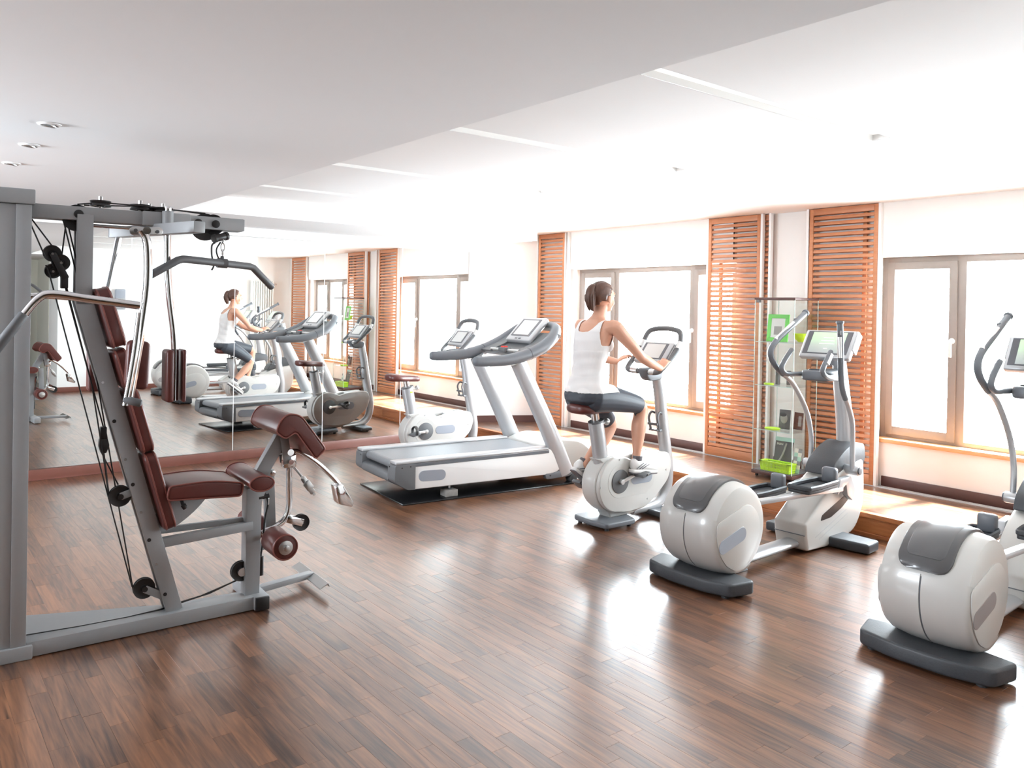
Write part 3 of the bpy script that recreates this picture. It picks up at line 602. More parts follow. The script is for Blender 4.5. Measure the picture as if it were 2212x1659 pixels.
    bm = bmesh.new(); tube(bm, [(.835, -.035, .79), (.80, -.04, .80), (.775, -.045, .76), (.79, -.045, .70), (.80, -.04, .66), (.835, -.035, .655)], .009, 8, 4); tube(bm, [(.835, .035, .79), (.80, .04, .80), (.775, .045, .76), (.79, .045, .70), (.80, .04, .66), (.835, .035, .655)], .009, 8, 4)
    box(bm, .775, .83, -.045, .045, .655, .668, .003); box(bm, .765, .778, -.05, .05, .70, .72, .003); obj('bottle_holder', bm, M['dgrey'], t)
    # console and wrap-round handlebar
    m = Matrix.Translation((.775, 0, 1.265)) @ Matrix.Rotation(math.radians(40), 4, 'Y')
    bm = bmesh.new(); box(bm, -.022, .022, -.155, .155, -.10, .105, .014, 3, m); co = obj('console', bm, M['silver'], t)
    bm = bmesh.new(); box(bm, -.0245, -.021, -.12, .12, -.07, .085, .001, 1, m); obj('screen_bezel', bm, M['screenf'], co)
    bm = bmesh.new(); box(bm, -.026, -.0240, -.095, .095, -.06, .075, 0, 1, m); obj('screen', bm, M['screen'], co)
    bm = bmesh.new()
    for s in (-1, 1): box(bm, .0, .035, s*.155-.010, s*.155+.006, -.05, .11, .006, 2, m)
    obj('console_wing', bm, M['silver'], co)
    H = []
    for s in (1, -1):
        half = [(.665, s*.05, 1.125), (.645, s*.14, 1.130), (.665, s*.175, 1.155), (.745, s*.185, 1.225), (.835, s*.19, 1.315), (.865, s*.185, 1.37), (.885, s*.165, 1.425), (.895, s*.12, 1.450), (.90, 0, 1.462)]
        H += half if s > 0 else half[-2::-1]
    H.append(H[0]); bm = bmesh.new(); tube(bm, H, .0205, 14, 5, caps=False); hb = obj('handlebar', bm, M['dgrey'], t, 60)
    for s in (-1, 1):
        bm = bmesh.new(); tube(bm, [(.828, s*.189, 1.308), (.858, s*.187, 1.36)], .0222, 12); obj('pulse_sensor', bm, M['alu'], hb)
        bm = bmesh.new(); tube(bm, [(.655, s*.065, 1.127), (.648, s*.125, 1.130)], .0222, 12); obj('pulse_sensor', bm, M['alu'], hb)
    bm = bmesh.new(); prism(bm, rpoly([(.63, 1.15), (.72, 1.165), (.84, 1.12), (.82, 1.06), (.70, 1.05), (.655, 1.08)], .02), -.045, .045, 'xz', .012, 3); obj('handlebar_clamp', bm, M['mgrey'], t, 45)
    return t
bike((4.0, 4.22, 0), 0, 'white upright exercise bike the woman is riding', 18)
bike((4.065, 7.03, 0), -3, 'white upright exercise bike without rider behind the treadmill', 183)
# ------------------------------------------------------------------ treadmill
t = thing('treadmill', 'large white treadmill with grey padded handrails in the middle of the room', 'treadmill', (3.36, 5.95, 0), -5.4)
for s in (-1, 1):
    lo, hi = sorted((s*.30, s*.405))
    bm = bmesh.new(); prism(bm, rpoly([(.085, .115), (1.48, .105), (1.58, .16), (1.44, .335), (.085, .325)], [.01, .05, .04, .02, .01]), lo, hi, 'xz', .012, 3); sd = obj('side_panel', bm, M['trimw'], t, 40)
    bm = bmesh.new(); prism(bm, capsule(.245, .215, .25, .088, -2), *sorted((s*.404, s*.4075)), 'xz', .001, 1); obj('badge', bm, M['plate'], sd)
    bm = bmesh.new(); box(bm, -.085, 1.42, min(s*.285, s*.408), max(s*.285, s*.408), .325, .352, .010, 3); fr = obj('foot_rail', bm, M['silver'], t)
    bm = bmesh.new(); box(bm, -.08, 1.42, min(s*.40, s*.4105), max(s*.40, s*.4105), .300, .326, .002, 1); obj('rail_trim', bm, M['mgrey'], fr)
    bm = bmesh.new(); prism(bm, rpoly([(-.09, .325), (.09, .325), (.09, .115), (.02, .118), (-.095, .19)], [.02, .003, .003, .02, .03]), *sorted((s*.27, s*.411)), 'xz', .01, 3); ec = obj('end_cap', bm, M['dgrey'], t, 40)
    bm = bmesh.new()
    for (x, z) in ((-.03, .30), (.045, .305)): cyl(bm, (x, s*.411, z), (x, s*.4125, z), .006, 10)
    cyl(bm, (-.062, s*.30, .30), (-.094, s*.30, .30), .006, 10); obj('screw', bm, M['black'], ec)
bm = bmesh.new(); prism(bm, rpoly([(-.09, .24), (-.055, .25), (.03, .25), (.08, .12), (.02, .118), (-.095, .18)], .02), -.28, .28, 'xz', .006); obj('rear_cover', bm, M['dgrey'], t, 40)
bm = bmesh.new(); cyl(bm, (-.02, -.282, .298), (-.02, .282, .298), .034, 24); obj('rear_roller', bm, M['belt'], t)
bm = bmesh.new(); box(bm, -.02, 1.42, -.282, .282, .32, .333, .002, 1); obj('running_belt', bm, M['belt'], t)
bm = bmesh.new(); box(bm, .0, 1.45, -.30, .30, .13, .318, .004); obj('deck_base', bm, M['black'], t)
bm = bmesh.new(); prism(bm, rpoly([(1.415, .33), (1.43, .345), (1.60, .40), (1.88, .36), (2.02, .24), (2.0, .10), (1.5, .10), (1.45, .2)], [.01, .01, .1, .1, .08, .03, .02, .02]), -.30, .30, 'xz', .05, 4); obj('motor_hood', bm, M['shellw'], t, 50)
for s in (-1, 1):
    bm = bmesh.new(); tube(bm, [(1.635, s*.37, .10), (1.44, s*.365, .50), (1.27, s*.36, .82), (1.10, s*.355, 1.13)], [.062, .060, .058, .055], 24, 5, flat=1.35, flatdir=(1, 0, 0)); obj('upright_post', bm, M['silver'], t)
    bm = bmesh.new(); prism(bm, rpoly([(1.385, .118), (1.40, .062), (1.66, .07), (1.72, .10), (1.60, .13)], [.01, .02, .01, .02, .02]), *sorted((s*.355, s*.405)), 'xz', .006); ft = obj('lift_foot', bm, M['mgrey'], t)
    bm = bmesh.new(); cyl(bm, (1.44, s*.404, .095), (1.44, s*.408, .095), .008, 12); obj('bolt', bm, M['black'], ft)
    bm = bmesh.new(); cyl(bm, (1.70, s*.34, .045), (1.70, s*.41, .045), .042, 20, bev=.006); obj('wheel', bm, M['rubber'], ft)
# padded handrails: two rails that sweep up and join behind the console
Hc = []
for s in (1, -1):
    half = [(.64, s*.405, 1.143), (.78, s*.405, 1.142), (1.0, s*.405, 1.155), (1.20, s*.40, 1.200), (1.36, s*.385, 1.265), (1.48, s*.35, 1.34), (1.56, s*.29, 1.405), (1.60, s*.19, 1.43), (1.61, 0, 1.435)]
    Hc += half if s > 0 else half[-2::-1]
rr = [.042, .046, .050, .053, .055, .056, .055, .05, .046, .05, .055, .056, .055, .053, .050, .046, .042]
bm = bmesh.new(); tube(bm, Hc, rr, 20, 6, flat=.78, flatdir=(0, 1, 0), dome=True)
hr = obj('padded_handrail', bm, M['mgrey'], t, 60)
for s in (-1, 1):
    bm = bmesh.new(); tube(bm, [(1.195, s*.40, 1.198), (1.199, s*.40, 1.1995)], .0545, 20, flat=.78, flatdir=(0, 1, 0)); obj('rail_joint', bm, M['black'], hr)
    bm = bmesh.new(); prism(bm, rpoly([(1.14, 1.20), (1.32, 1.27), (1.50, 1.38), (1.56, 1.36), (1.42, 1.24), (1.25, 1.17)], .02), *sorted((s*.20, s*.38)), 'xz', .012, 3); obj('inner_fairing', bm, M['dgrey'], t, 50)
bm = bmesh.new(); prism(bm, rpoly([(1.16, 1.19), (1.30, 1.235), (1.53, 1.38), (1.56, 1.33), (1.40, 1.19), (1.22, 1.155)], .02), -.35, .35, 'xz', .012, 3); obj('dashboard', bm, M['dgrey'], t, 50)
bm = bmesh.new(); cyl(bm, (1.19, -.24, 1.21), (1.19, .24, 1.21), .017, 16); cb = obj('front_grip_bar', bm, M['alu'], t)
bm = bmesh.new(); box(bm, 1.145, 1.23, -.055, .055, 1.19, 1.238, .012, 3); sb = obj('stop_housing', bm, M['dgrey'], cb)
bm = bmesh.new(); box(bm, 1.158, 1.205, -.028, .028, 1.236, 1.249, .005, 2); obj('stop_button', bm, M['red'], sb)
m = Matrix.Translation((1.44, 0, 1.395)) @ Matrix.Rotation(math.radians(44), 4, 'Y')
bm = bmesh.new(); box(bm, -.028, .022, -.20, .20, -.155, .145, .016, 3, m); co = obj('console', bm, M['silver'], t)
bm = bmesh.new(); box(bm, -.0305, -.027, -.155, .155, -.10, .115, .001, 1, m); obj('screen_bezel', bm, M['screenf'], co)
bm = bmesh.new(); box(bm, -.032, -.030, -.125, .125, -.085, .10, 0, 1, m); obj('screen', bm, M['screen'], co)
for yy in (-.11, 0, .11):
    bm = bmesh.new(); box(bm, -.010, .012, yy-.04, yy+.04, .142, .150, .002, 1, m); obj('top_vent', bm, M['dgrey'], co)
for yy in (-.03, .03):
    bm = bmesh.new(); box(bm, -.0305, -.027, yy-.02, yy+.02, -.138, -.122, .003, 1, m); obj('key', bm, M['dgrey'], co)
# mat and the two small wooden packing blocks
mt = obj('floor_mat', B(box, -.03, 1.86, -.445, .445, 0, .014, .004), M['black']); mt.location = (3.36, 5.96, .0005); mt.rotation_euler = (0, 0, math.radians(-5.4)); mt.data.materials[0] = mat('mat_black_gloss', (.012, .012, .013), .22)
tag(mt, 'thin glossy black mat under the treadmill', 'mat')
for i, s in enumerate((-1, 1)):
    b = thing('support_block', ['grey packing block under the near side of the treadmill, with a screw foot on it', 'grey packing block under the far side of the treadmill'][i], 'block', (3.36, 5.95, .0145), -5.4, 'packing blocks under the treadmill')
    o = obj('block', B(box, .385, .50, s*.335-.05, s*.335+.05, 0, .055, .003), mat('block_%d' % i, (.30, .28, .26), .7, noise=.2, scale=40), b)
    o = obj('screw_foot', B(cyl, (.445, s*.335, .055), (.445, s*.335, .118), .008, 12), M['steel'], b); obj('foot_disc', B(cyl, (.445, s*.335, .055), (.445, s*.335, .062), .022, 18), M['dgrey'], b)
# ------------------------------------------------------------------ glass cabinet
t = thing('glass_cabinet', 'tall narrow glass display cabinet between the two louvered wooden panels', 'cabinet', (6.21, 3.98, ZP), 0)
CX, CY = .185, .20; zt = 1.565
bm = bmesh.new(); box(bm, -CX, CX, -CY, CY, .025, .055, .003); cb = obj('base', bm, M['base'], t)
for sx in (-1, 1):
    for sy in (-1, 1): obj('caster', B(cyl, (sx*.15, sy*.165-.008, .0125), (sx*.15, sy*.165+.008, .0125), .0125, 12), M['black'], cb)
obj('base_glass', B(box, -CX+.01, CX-.01, -CY+.01, CY-.01, .056, .060), M['mgrey'], t)
obj('top_board', B(box, -CX, CX, -CY, CY, zt-.02, zt, .003), M['base'], t)
for name, a in (('front_pane', (-CX+.004, -CX+.009, -CY+.006, CY-.006)), ('back_pane', (CX-.009, CX-.004, -CY+.006, CY-.006)), ('side_pane', (-CX+.01, CX-.01, -CY+.004, -CY+.009)), ('side_pane', (-CX+.01, CX-.01, CY-.009, CY-.004))):
    obj(name, B(box, *a, .056, zt-.021), M['cglass'], t)
for sx in (-1, 1):
    for sy in (-1, 1):
        obj('glass_edge', B(box, sx*(CX-.006)-.0025, sx*(CX-.006)+.0025, sy*(CY-.006)-.0025, sy*(CY-.006)+.0025, .056, zt-.021, .001, 1), M['gedge'], t)
SH = [.412, .80, 1.178]
for z in SH:
    sh = obj('shelf', B(box, -CX+.012, CX-.012, -CY+.012, CY-.012, z-.003, z+.003), M['cglass'], t)
    obj('shelf_edge', B(box, -CX+.0105, -CX+.0125, -CY+.012, CY-.012, z-.003, z+.003), M['gedge'], sh)
obj('hinge', B(box, -CX+.0, -CX+.03, CY-.05, CY-.02, zt-.045, zt-.02, .002), M['dgrey'], t)
cx, cy, cz = 6.21, 3.98, ZP
t = thing('picture_frame', 'bright green picture frame on the top shelf of the glass cabinet', 'picture frame', (cx-.06, cy+.05, cz+SH[2]+.0035), 4)
mm = Matrix.Rotation(math.radians(8), 4, 'Y'); bm = bmesh.new()
for a in ((-.10, .10, 0, .035), (-.10, .10, .205, .24), (-.10, -.065, .035, .205), (.065, .10, .035, .205)): box(bm, -.006, .006, a[0], a[1], a[2], a[3], .001, 1, mm)
obj('frame', bm, M['green'], t); obj('mount', B(box, -.002, .002, -.066, .066, .034, .206, 0, 1, mm), M['paper'], t)
obj('photo', B(box, -.0028, -.002, -.038, .036, .06, .135, 0, 1, mm), M['greyink'], t)
bm = bmesh.new(); lathe(bm, [(.0, .002), (.04, .002), (.085, .04), (.105, .10), (.102, .10), (.082, .042), (.038, .006), (0, .006)], (0, 0, 0), (0, 0, 1), 32); o = obj('bowl', bm, M['lime']); o.location = (cx+.06, cy-.113, cz+SH[2]+.0035); o.scale = (.66, .66, .75)
o.rotation_euler = (0, 0, 0); tag(o, 'lime green bowl beside the green picture frame in the glass cabinet', 'bowl')
for i, (dx, dy) in enumerate(((-.02, .060), (.02, -.025))):
    bm = bmesh.new(); cyl(bm, (0, 0, 0), (0, 0, .105), .021, 20, bev=.004); cyl(bm, (0, 0, .105), (0, 0, .125), .019, 20, bev=.002); o = obj('bottle', bm, M['dgrey']); o.location = (cx+dx, cy+dy, cz+SH[1]+.0035)
    tag(o, ['small dark bottle on the second shelf of the glass cabinet, left one', 'small dark bottle on the second shelf of the glass cabinet, right one'][i], 'bottle', 'dark bottles in the glass cabinet')
def dish(z, x, y, r, label):
    bm = bmesh.new(); lathe(bm, [(0, .002), (r, .002), (r*1.08, .014), (r*1.04, .014), (r*.95, .006), (0, .006)], (0, 0, 0), (0, 0, 1), 26); o = obj('dish', bm, M['lime']); o.location = (x, y, z); tag(o, label, 'dish', 'flat lime dishes in the glass cabinet')
dish(cz+SH[1]+.0035, cx-.12, cy+.08, .04, 'flat lime dish on the second shelf of the glass cabinet, in front of the bottles'); dish(cz+SH[0]+.0035, cx-.10, cy+.05, .062, 'flat lime dish on the third shelf of the glass cabinet')
t = thing('face_postcard', 'black and white card with a portrait on the third shelf of the cabinet', 'card', (cx, cy+.0, cz+SH[0]+.0035), 10)
mm = Matrix.Rotation(math.radians(7), 4, 'Y'); obj('card', B(box, -.001, .001, -.05, .05, 0, .17, 0, 1, mm), M['darkpaper'], t)
bm = bmesh.new(); ball(bm, (.003, .005, .095), .04, (.06, .8, 1.15), 16); o = obj('portrait', bm, M['greyink'], t)
bm = bmesh.new(); ball(bm, (.0, .012, .128), .034, (.09, .95, .55), 14); obj('portrait_hair', bm, M['black'], t)
t = thing('dark_booklet', 'dark booklet standing right of the portrait card in the cabinet', 'booklet', (cx+.075, cy-.085, cz+SH[0]+.0035), -4)
obj('cover', B(box, -.002, .002, -.045, .045, 0, .15, 0, 1, mm), M['base'], t); obj('cover_print', B(box, -.0026, -.002, -.03, .0, .03, .12, 0, 1, mm), M['greyink'], t)
t = thing('leaflet_poster', 'dark poster card with pale lettering standing at the bottom of the cabinet', 'poster', (cx-.03, cy+.0, cz+.061), 4)
mm = Matrix.Rotation(math.radians(12), 4, 'Y'); obj('card', B(box, -.001, .001, -.085, .085, .0, .25, 0, 1, mm), M['darkpaper'], t)
obj('header', B(box, -.0015, .0, -.09, .09, .25, .285, 0, 1, mm), M['aqua'], t)
bm = bmesh.new(); tube(bm, [(-.004, -.02, .235), (-.004, .0, .15), (-.004, .03, .08), (-.004, .07, .04)], .008, 8, 4, flat=.2, flatdir=(1, 0, 0)); bm.transform(mm); obj('figure_print', bm, M['greyink'], t)
RM = mm @ Matrix(((0, 0, -1, -.0022), (-1, 0, 0, .04), (0, 1, 0, .215), (0, 0, 0, 1)))
for k, s in enumerate(('MAN', 'SCENT', 'SOUL')): text_obj('lettering', s, .027, M['paper'], t, Matrix.Translation((0, 0, -.027*k)) @ RM)
t = thing('checkered_leaflet', 'blue and white checkered leaflet leaning at the cabinet bottom', 'leaflet', (cx-.05, cy-.148, cz+.061), -3)
for i in range(2):
    for j in range(6): obj('check', B(box, -.001, .001, -.035+.035*i, 0+.035*i, .035*j, .035*(j+1), 0, 1, mm), (M['aqua'], M['plate'], M['paper'])[(i+j*2) % 3], t)
t = thing('basket', 'lime green plastic basket at the bottom of the glass cabinet', 'basket', (cx-.105, cy-.012, cz+.061), 0); t.scale = (1, 1.27, 1.1)
bm = bmesh.new(); n = 22
for k in range(2):
    z0, z1 = (0, .008) if k == 0 else (.066, .076)
    for (x0, x1, y0, y1) in ((-.05, .05, -.11, -.105), (-.05, .05, .105, .11), (-.05, -.045, -.11, .11), (.045, .05, -.11, .11)): box(bm, x0-(.006 if k else 0), x1+(.006 if k else 0), y0-(.01 if k else 0)*(y0 < 0 or 1), y1+(.01 if k else 0), z0, z1, .001, 1)
for j in range(n):
    y = -.105+.21*j/(n-1)
    for s in (-1, 1): bar(bm, (s*.0475, y, .004), (s*.053, y*1.06, .07), .006, .002, (0, 1, 0), 0)
for j in range(9):
    x = -.045+.09*j/8
    for s in (-1, 1): bar(bm, (x, s*.1075, .004), (x, s*.116, .07), .006, .002, (1, 0, 0), 0)
for zz in (.025, .045):
    for s in (-1, 1): box(bm, s*.05-.001, s*.05+.001, -.11, .11, zz-.002, zz+.002); box(bm, -.05, .05, s*.111-.001, s*.111+.001, zz-.002, zz+.002)
obj('basket_mesh', bm, M['lime'], t); obj('basket_floor', B(box, -.047, .047, -.106, .106, .0, .004), M['lime'], t)
# ------------------------------------------------------------------ multi-gym (x towards the windows, y towards the mirrors)
t = thing('multi_gym', 'grey multi-gym with oxblood pads, lat bar and preacher curl pad at left', 'exercise machine', (.545, 4.20, 0), -3)
# weight tower with cap and foot
bm = bmesh.new(); box(bm, -.60, -.022, -.10, .30, .062, 2.02, .004); tw = obj('weight_tower', bm, M['grey'], t)
bm = bmesh.new(); box(bm, -.08, -.020, -.108, -.096, .062, 2.02, .003); box(bm, -.60, -.54, -.108, -.096, .062, 2.02, .003); obj('tower_edge', bm, M['grey'], tw)
bm = bmesh.new(); box(bm, -.62, .004, -.118, .315, 0, .062, .005); obj('tower_foot', bm, M['grey'], tw)
bm = bmesh.new(); box(bm, -.62, -.008, -.118, .315, 2.022, 2.088, .005); obj('tower_cap', bm, M['grey'], tw)
# floor frame: near rail, far rail, end cross bar
bm = bmesh.new(); bar(bm, (-.02, -.055, .038), (1.02, -.03, .038), .095, .068); obj('floor_rail', bm, M['grey'], t)
bm = bmesh.new(); prism(bm, [(-.02, -.06), (1.0, -.05), (1.0, .055), (.62, .065), (-.02, .29)], .004, .066, 'xy', .002, 1); obj('base_plate', bm, M['grey'], t)
bm = bmesh.new(); bar(bm, (1.035, -.10, .040), (1.035, .30, .040), .075, .068, (1, 0, 0)); cb = obj('cross_foot', bm, M['grey'], t)
bm = bmesh.new(); box(bm, 1.0, 1.07, -.118, -.098, .006, .074, .006); obj('end_plug', bm, M['black'], cb)
# leaning upright (double channel) and vertical head
LA, LB = Vector((.615, 0, .07)), Vector((.19, 0, 1.62))
for s in (-1, 1):
    bm = bmesh.new(); bar(bm, LA+Vector((0, s*.045, 0)), LB+Vector((0, s*.045, 0)), .028, .075); bar(bm, LB+Vector((.006, s*.045, -.04)), (.197, s*.045, 2.0), .028, .068); up = obj('leaning_upright', bm, M['grey'], t)
    for k, f in enumerate((.06, .16, .24, .33, .42, .5, .62, .74)):
        p = LA.lerp(LB, f)+Vector((-.022, 0, 0)); bm = bmesh.new(); cyl(bm, p+Vector((0, s*.056, 0)), p+Vector((0, s*.062, 0)), .006 if k % 2 else .009, 10); obj('bolt', bm, M['steel'] if k % 2 else M['black'], up)
d = (LB-LA).normalized()
bm = bmesh.new(); bar(bm, LA+Vector((.022, 0, .0)), LB+Vector((.022, 0, 0)), .064, .02); bar(bm, (.22, 0, 1.6), (.22, 0, 1.99), .062, .015, (0, 1, 0)); obj('upright_web', bm, M['grey'], t)
# top beam with caps, cable pulleys and guide rods
bm = bmesh.new(); box(bm, -.03, .925, -.05, -.020, 1.972, 2.035, .003); box(bm, -.03, .925, .020, .05, 1.972, 2.035, .003); box(bm, .915, .93, -.048, .048, 1.974, 2.033, .002)
box(bm, -.03, .05, -.03, .03, 1.973, 2.034); tb = obj('top_beam', bm, M['grey'], t)
for x in (.170, .70, .785):
    obj('axle_cap', B(cyl, (x, -.05, 2.0), (x, -.057, 2.0), .020, 20, bev=.003), M['black'], tb)
def pulley(c, r, ax, parent=t, br=None):
    c = Vector(c); a = Vector(ax).normalized(); bm = bmesh.new(); lathe(bm, [(.0, -.013), (r*.35, -.014), (r*.4, -.009), (r*.8, -.009), (r, -.013), (r, -.009), (r*.88, 0), (r, .009), (r, .013), (r*.8, .009), (r*.4, .009), (r*.35, .014), (0, .013)], c, a, 32)
    o = obj('pulley', bm, M['black'], parent, 30); bm = bmesh.new(); cyl(bm, c-a*.022, c+a*.022, r*.16, 12); obj('axle', bm, M['steel'], o); return o
pulley((.17, 0, 1.985), .062, (0, 1, 0)); pulley((.745, 0, 1.985), .068, (0, 1, 0)); pulley((.785, 0, 2.0), .052, (0, 1, 0))
for x, y, z in ((.265, -.01, 2.06), (.44, .0, 2.058), (.49, .03, 2.05), (.54, -.02, 2.05)):
    o = pulley((x, y, z), .046, (0, 0, 1)); obj('bolt', B(cyl, (x, y, z+.012), (x, y, z+.034), .009, 6), M['steel'], o)
# floating double pulley and its bracket
pulley((.070, 0, 1.815), .038, (0, 1, .15)); pulley((.105, 0, 1.775), .038, (0, 1, .15)); pulley((.075, .02, 1.735), .034, (0, 1, .15))
bm = bmesh.new(); bar(bm, (.07, -.018, 1.815), (.125, -.018, 1.70), .006, .03, (0, 1, 0)); bar(bm, (.07, .018, 1.815), (.125, .018, 1.70), .006, .03, (0, 1, 0)); box(bm, .105, .135, -.02, .02, 1.655, 1.72, .004); obj('pulley_bracket', bm, M['black'], t)
# lower pulleys with brackets
for c, q in (((.478, -.02, .20), (.585, -.02, .135)), ((.365, -.02, .665), (.46, -.02, .695))):
    o = pulley(c, .050, (0, 1, 0)); bm = bmesh.new()
    for s in (-1, 1): bar(bm, (c[0], -.02+s*.02, c[2]), (q[0], -.02+s*.02, q[2]), .004, .036)
    obj('pulley_fork', bm, M['grey'], o); obj('cap', B(cyl, (c[0], -.043, c[2]), (c[0], -.05, c[2]), .013, 14), M['black'], o)
o = pulley((.952, .0, .195), .052, (0, 1, 0)); obj('hub', B(cyl, (.952, -.012, .195), (.952, -.03, .195), .022, 18), M['steel'], o)
# small turnbuckle block on the cables
bm = bmesh.new(); box(bm, .278, .306, -.016, .016, .945, 1.0, .004); prism(bm, rpoly([(.275, .945), (.31, .945), (.318, .91), (.305, .875), (.282, .875), (.272, .91)], .005), -.018, .018, 'xz', .004); obj('cable_block', bm, M['black'], t)
# cables
def cable(*pts, r=.0034): bm = bmesh.new(); tube(bm, list(pts), r, 7, 0); return obj('cable', bm, M['cable'], t)
cable((-.03, -.015, 1.972), (.04, -.01, 1.80)); cable((-.015, .015, 1.972), (.068, .0, 1.85))
cable((.125, .0, 1.97), (.108, .0, 1.80)); cable((.112, -.01, 1.97), (.205, -.01, 1.56), (.432, -.015, .19))
cable((.045, .0, 1.76), (.06, 0, 1.72), (.425, -.02, .215)); cable((.125, 0, 1.66), (.292, 0, 1.0))
cable((.13, 0, 1.96), (.285, .02, 1.28), (.47, .0, .55)); cable((.295, -.005, .88), (.318, -.015, .68)); cable((.285, .005, .88), (.36, .0, .715))
cable((.318, -.02, .66), (.30, -.02, .80), (.24, -.01, 1.2), (.13, 0, 1.66))
cable((-.02, -.005, .072), (.2, -.022, .071), (.40, -.022, .071), (.55, -.01, .074), (.75, 0, .10), (.93, 0, .147), r=.004); cable((.60, .02, .074), (.80, .03, .095), (.95, .012, .15), r=.004)
cable((.17, 0, 2.05), (.265, -.04, 2.062), (.44, -.045, 2.062), (.55, -.05, 2.055), (.745, 0, 2.055)); cable((.2, .02, 2.05), (.49, .03, 2.07), (.745, .01, 2.052)); cable((.79, 0, 1.96), (.80, 0, 1.925))
bm = bmesh.new(); cyl(bm, (.23, .0, 1.955), (.46, .0, 1.955), .008, 10); obj('guide_rod', bm, M['chrome'], t)
# back pads following the lean
def pad(name, x0, z0, x1, z1, wd, th, par=t, taper=1.0):
    """upholstered pad: long axis from (x0,z0) to (x1,z1), with piping round the front face"""
    a = Vector((x0, 0, z0)); b = Vector((x1, 0, z1)); u = (b-a).normalized(); L = (b-a).length; n = Vector((-u.z, 0, u.x)); n = -n if n.x < 0 else n
    m = Matrix(((n.x, 0, u.x, x0), (0, 1, 0, 0), (n.z, 0, u.z, z0), (0, 0, 0, 1)))
    out = rpoly([(-wd/2, 0), (wd/2, 0), (wd/2*taper, L), (-wd/2*taper, L)], .045, 5)
    bm = bmesh.new(); prism(bm, [(p[0], p[1]) for p in out], 0, th, 'yz', .016, 4, m); o = obj(name, bm, M['leather'], par, 50)
    for hgt in (.012, th-.010):
        r = [m @ Vector((hgt, p[0]*1.006, p[1])) for p in out]; r.append(r[0]); bm = bmesh.new(); tube(bm, r, .0038, 6, caps=False); obj('piping', bm, M['piping'], o)
    return o
off = Vector((.050, 0, 0))
def onlean(z): f = (z-LA.z)/(LB.z-LA.z); return (LA.lerp(LB, f)+off).x
for i, (za, zb, wd, tp) in enumerate(((.485, .862, .25, 1), (.872, 1.175, .25, 1), (1.185, 1.362, .25, 1), (1.378, 1.65, .27, .72))):
    pad('back_pad', onlean(za), za, onlean(zb), zb, wd, .062 if i < 3 else .07, t, tp)
# seat, seat roll, supports
bm = bmesh.new(); prism(bm, rpoly([(.55, .645), (.905, .625), (.915, .690), (.76, .72), (.56, .712)], [.02, .02, .02, .1, .02]), -.155, .155, 'xz', .020, 4); se = obj('seat', bm, M['leather'], t, 50)
for s in (-1, 1):
    rim = [(p[0], s*.152, p[1]) for p in rpoly([(.55, .645), (.905, .625), (.915, .690), (.76, .72), (.56, .712)], [.02, .02, .02, .1, .02])]; rim.append(rim[0]); bm = bmesh.new(); tube(bm, rim, .0038, 6, caps=False); obj('piping', bm, M['piping'], se)
bm = bmesh.new(); ell = [(.99+.062*math.cos(a*PI/14), .688+.038*math.sin(a*PI/14)) for a in range(28)]; prism(bm, ell, -.21, .21, 'xz', .010, 3); ro = obj('knee_roll', bm, M['leather'], t, 50)
for s in (-1, 1): rim = [(p[0], s*.208, p[1]) for p in ell]; rim.append(rim[0]); bm = bmesh.new(); tube(bm, rim, .004, 6, caps=False); obj('piping', bm, M['piping'], ro)
bm = bmesh.new(); prism(bm, rpoly([(.50, .46), (.60, .46), (.72, .545), (.80, .64), (.56, .64)], [.02, .05, .1, .02, .02]), -.012, .012, 'xz', .002); obj('seat_gusset', bm, M['grey'], t)
bm = bmesh.new(); cyl(bm, (.625, -.09, .645), (.635, -.10, .605), .008, 10); cyl(bm, (.635, -.10, .605), (.648, -.105, .585), .013, 12, bev=.003); obj('seat_lever', bm, M['black'], t)
bm = bmesh.new(); bar(bm, (.53, -.025, .41), (1.0, -.025, .435), .04, .045); bar(bm, (.50, .06, .45), (1.0, .025, .455), .03, .03); obj('seat_beam', bm, M['grey'], t)
# front post, split post and curl arm
bm = bmesh.new(); prism(bm, rpoly([(.965, .07), (1.04, .07), (1.045, .56), (1.075, .625), (1.03, .64), (.965, .63)], [.003, .003, .04, .02, .01, .01]), -.04, .04, 'xz', .004); fp = obj('front_post', bm, M['grey'], t)
bm = bmesh.new(); bar(bm, (1.035, .0, .68), (1.165, .0, .90), .05, .07); obj('curl_post', bm, M['grey'], t)
bm = bmesh.new(); bar(bm, (1.125, .06, .38), (1.11, .06, .70), .035, .055); bar(bm, (1.125, .03, .30), (1.05, .03, .30), .03, .04); obj('rear_post', bm, M['grey'], t)
bm = bmesh.new(); cyl(bm, (1.10, -.036, .70), (1.10, -.050, .70), .016, 18, bev=.003); cyl(bm, (1.10, -.05, .70), (1.10, -.058, .70), .008, 6); obj('bolt', bm, M['chrome'], t)
# preacher pad: bent cushion
pp = rpoly([(1.055, .945), (1.075, 1.0), (1.115, 1.035), (1.185, 1.025), (1.325, .835), (1.27, .785), (1.16, .938), (1.105, .905)], [.02, .04, .04, .05, .02, .02, .02, .02], 5)
bm = bmesh.new(); prism(bm, pp, -.215, .215, 'xz', .014, 4); pr = obj('preacher_pad', bm, M['leather'], t, 50)
for s in (-1, 1): rim = [(p[0], s*.212, p[1]) for p in pp]; rim.append(rim[0]); bm = bmesh.new(); tube(bm, rim, .004, 6, caps=False); obj('piping', bm, M['piping'], pr)
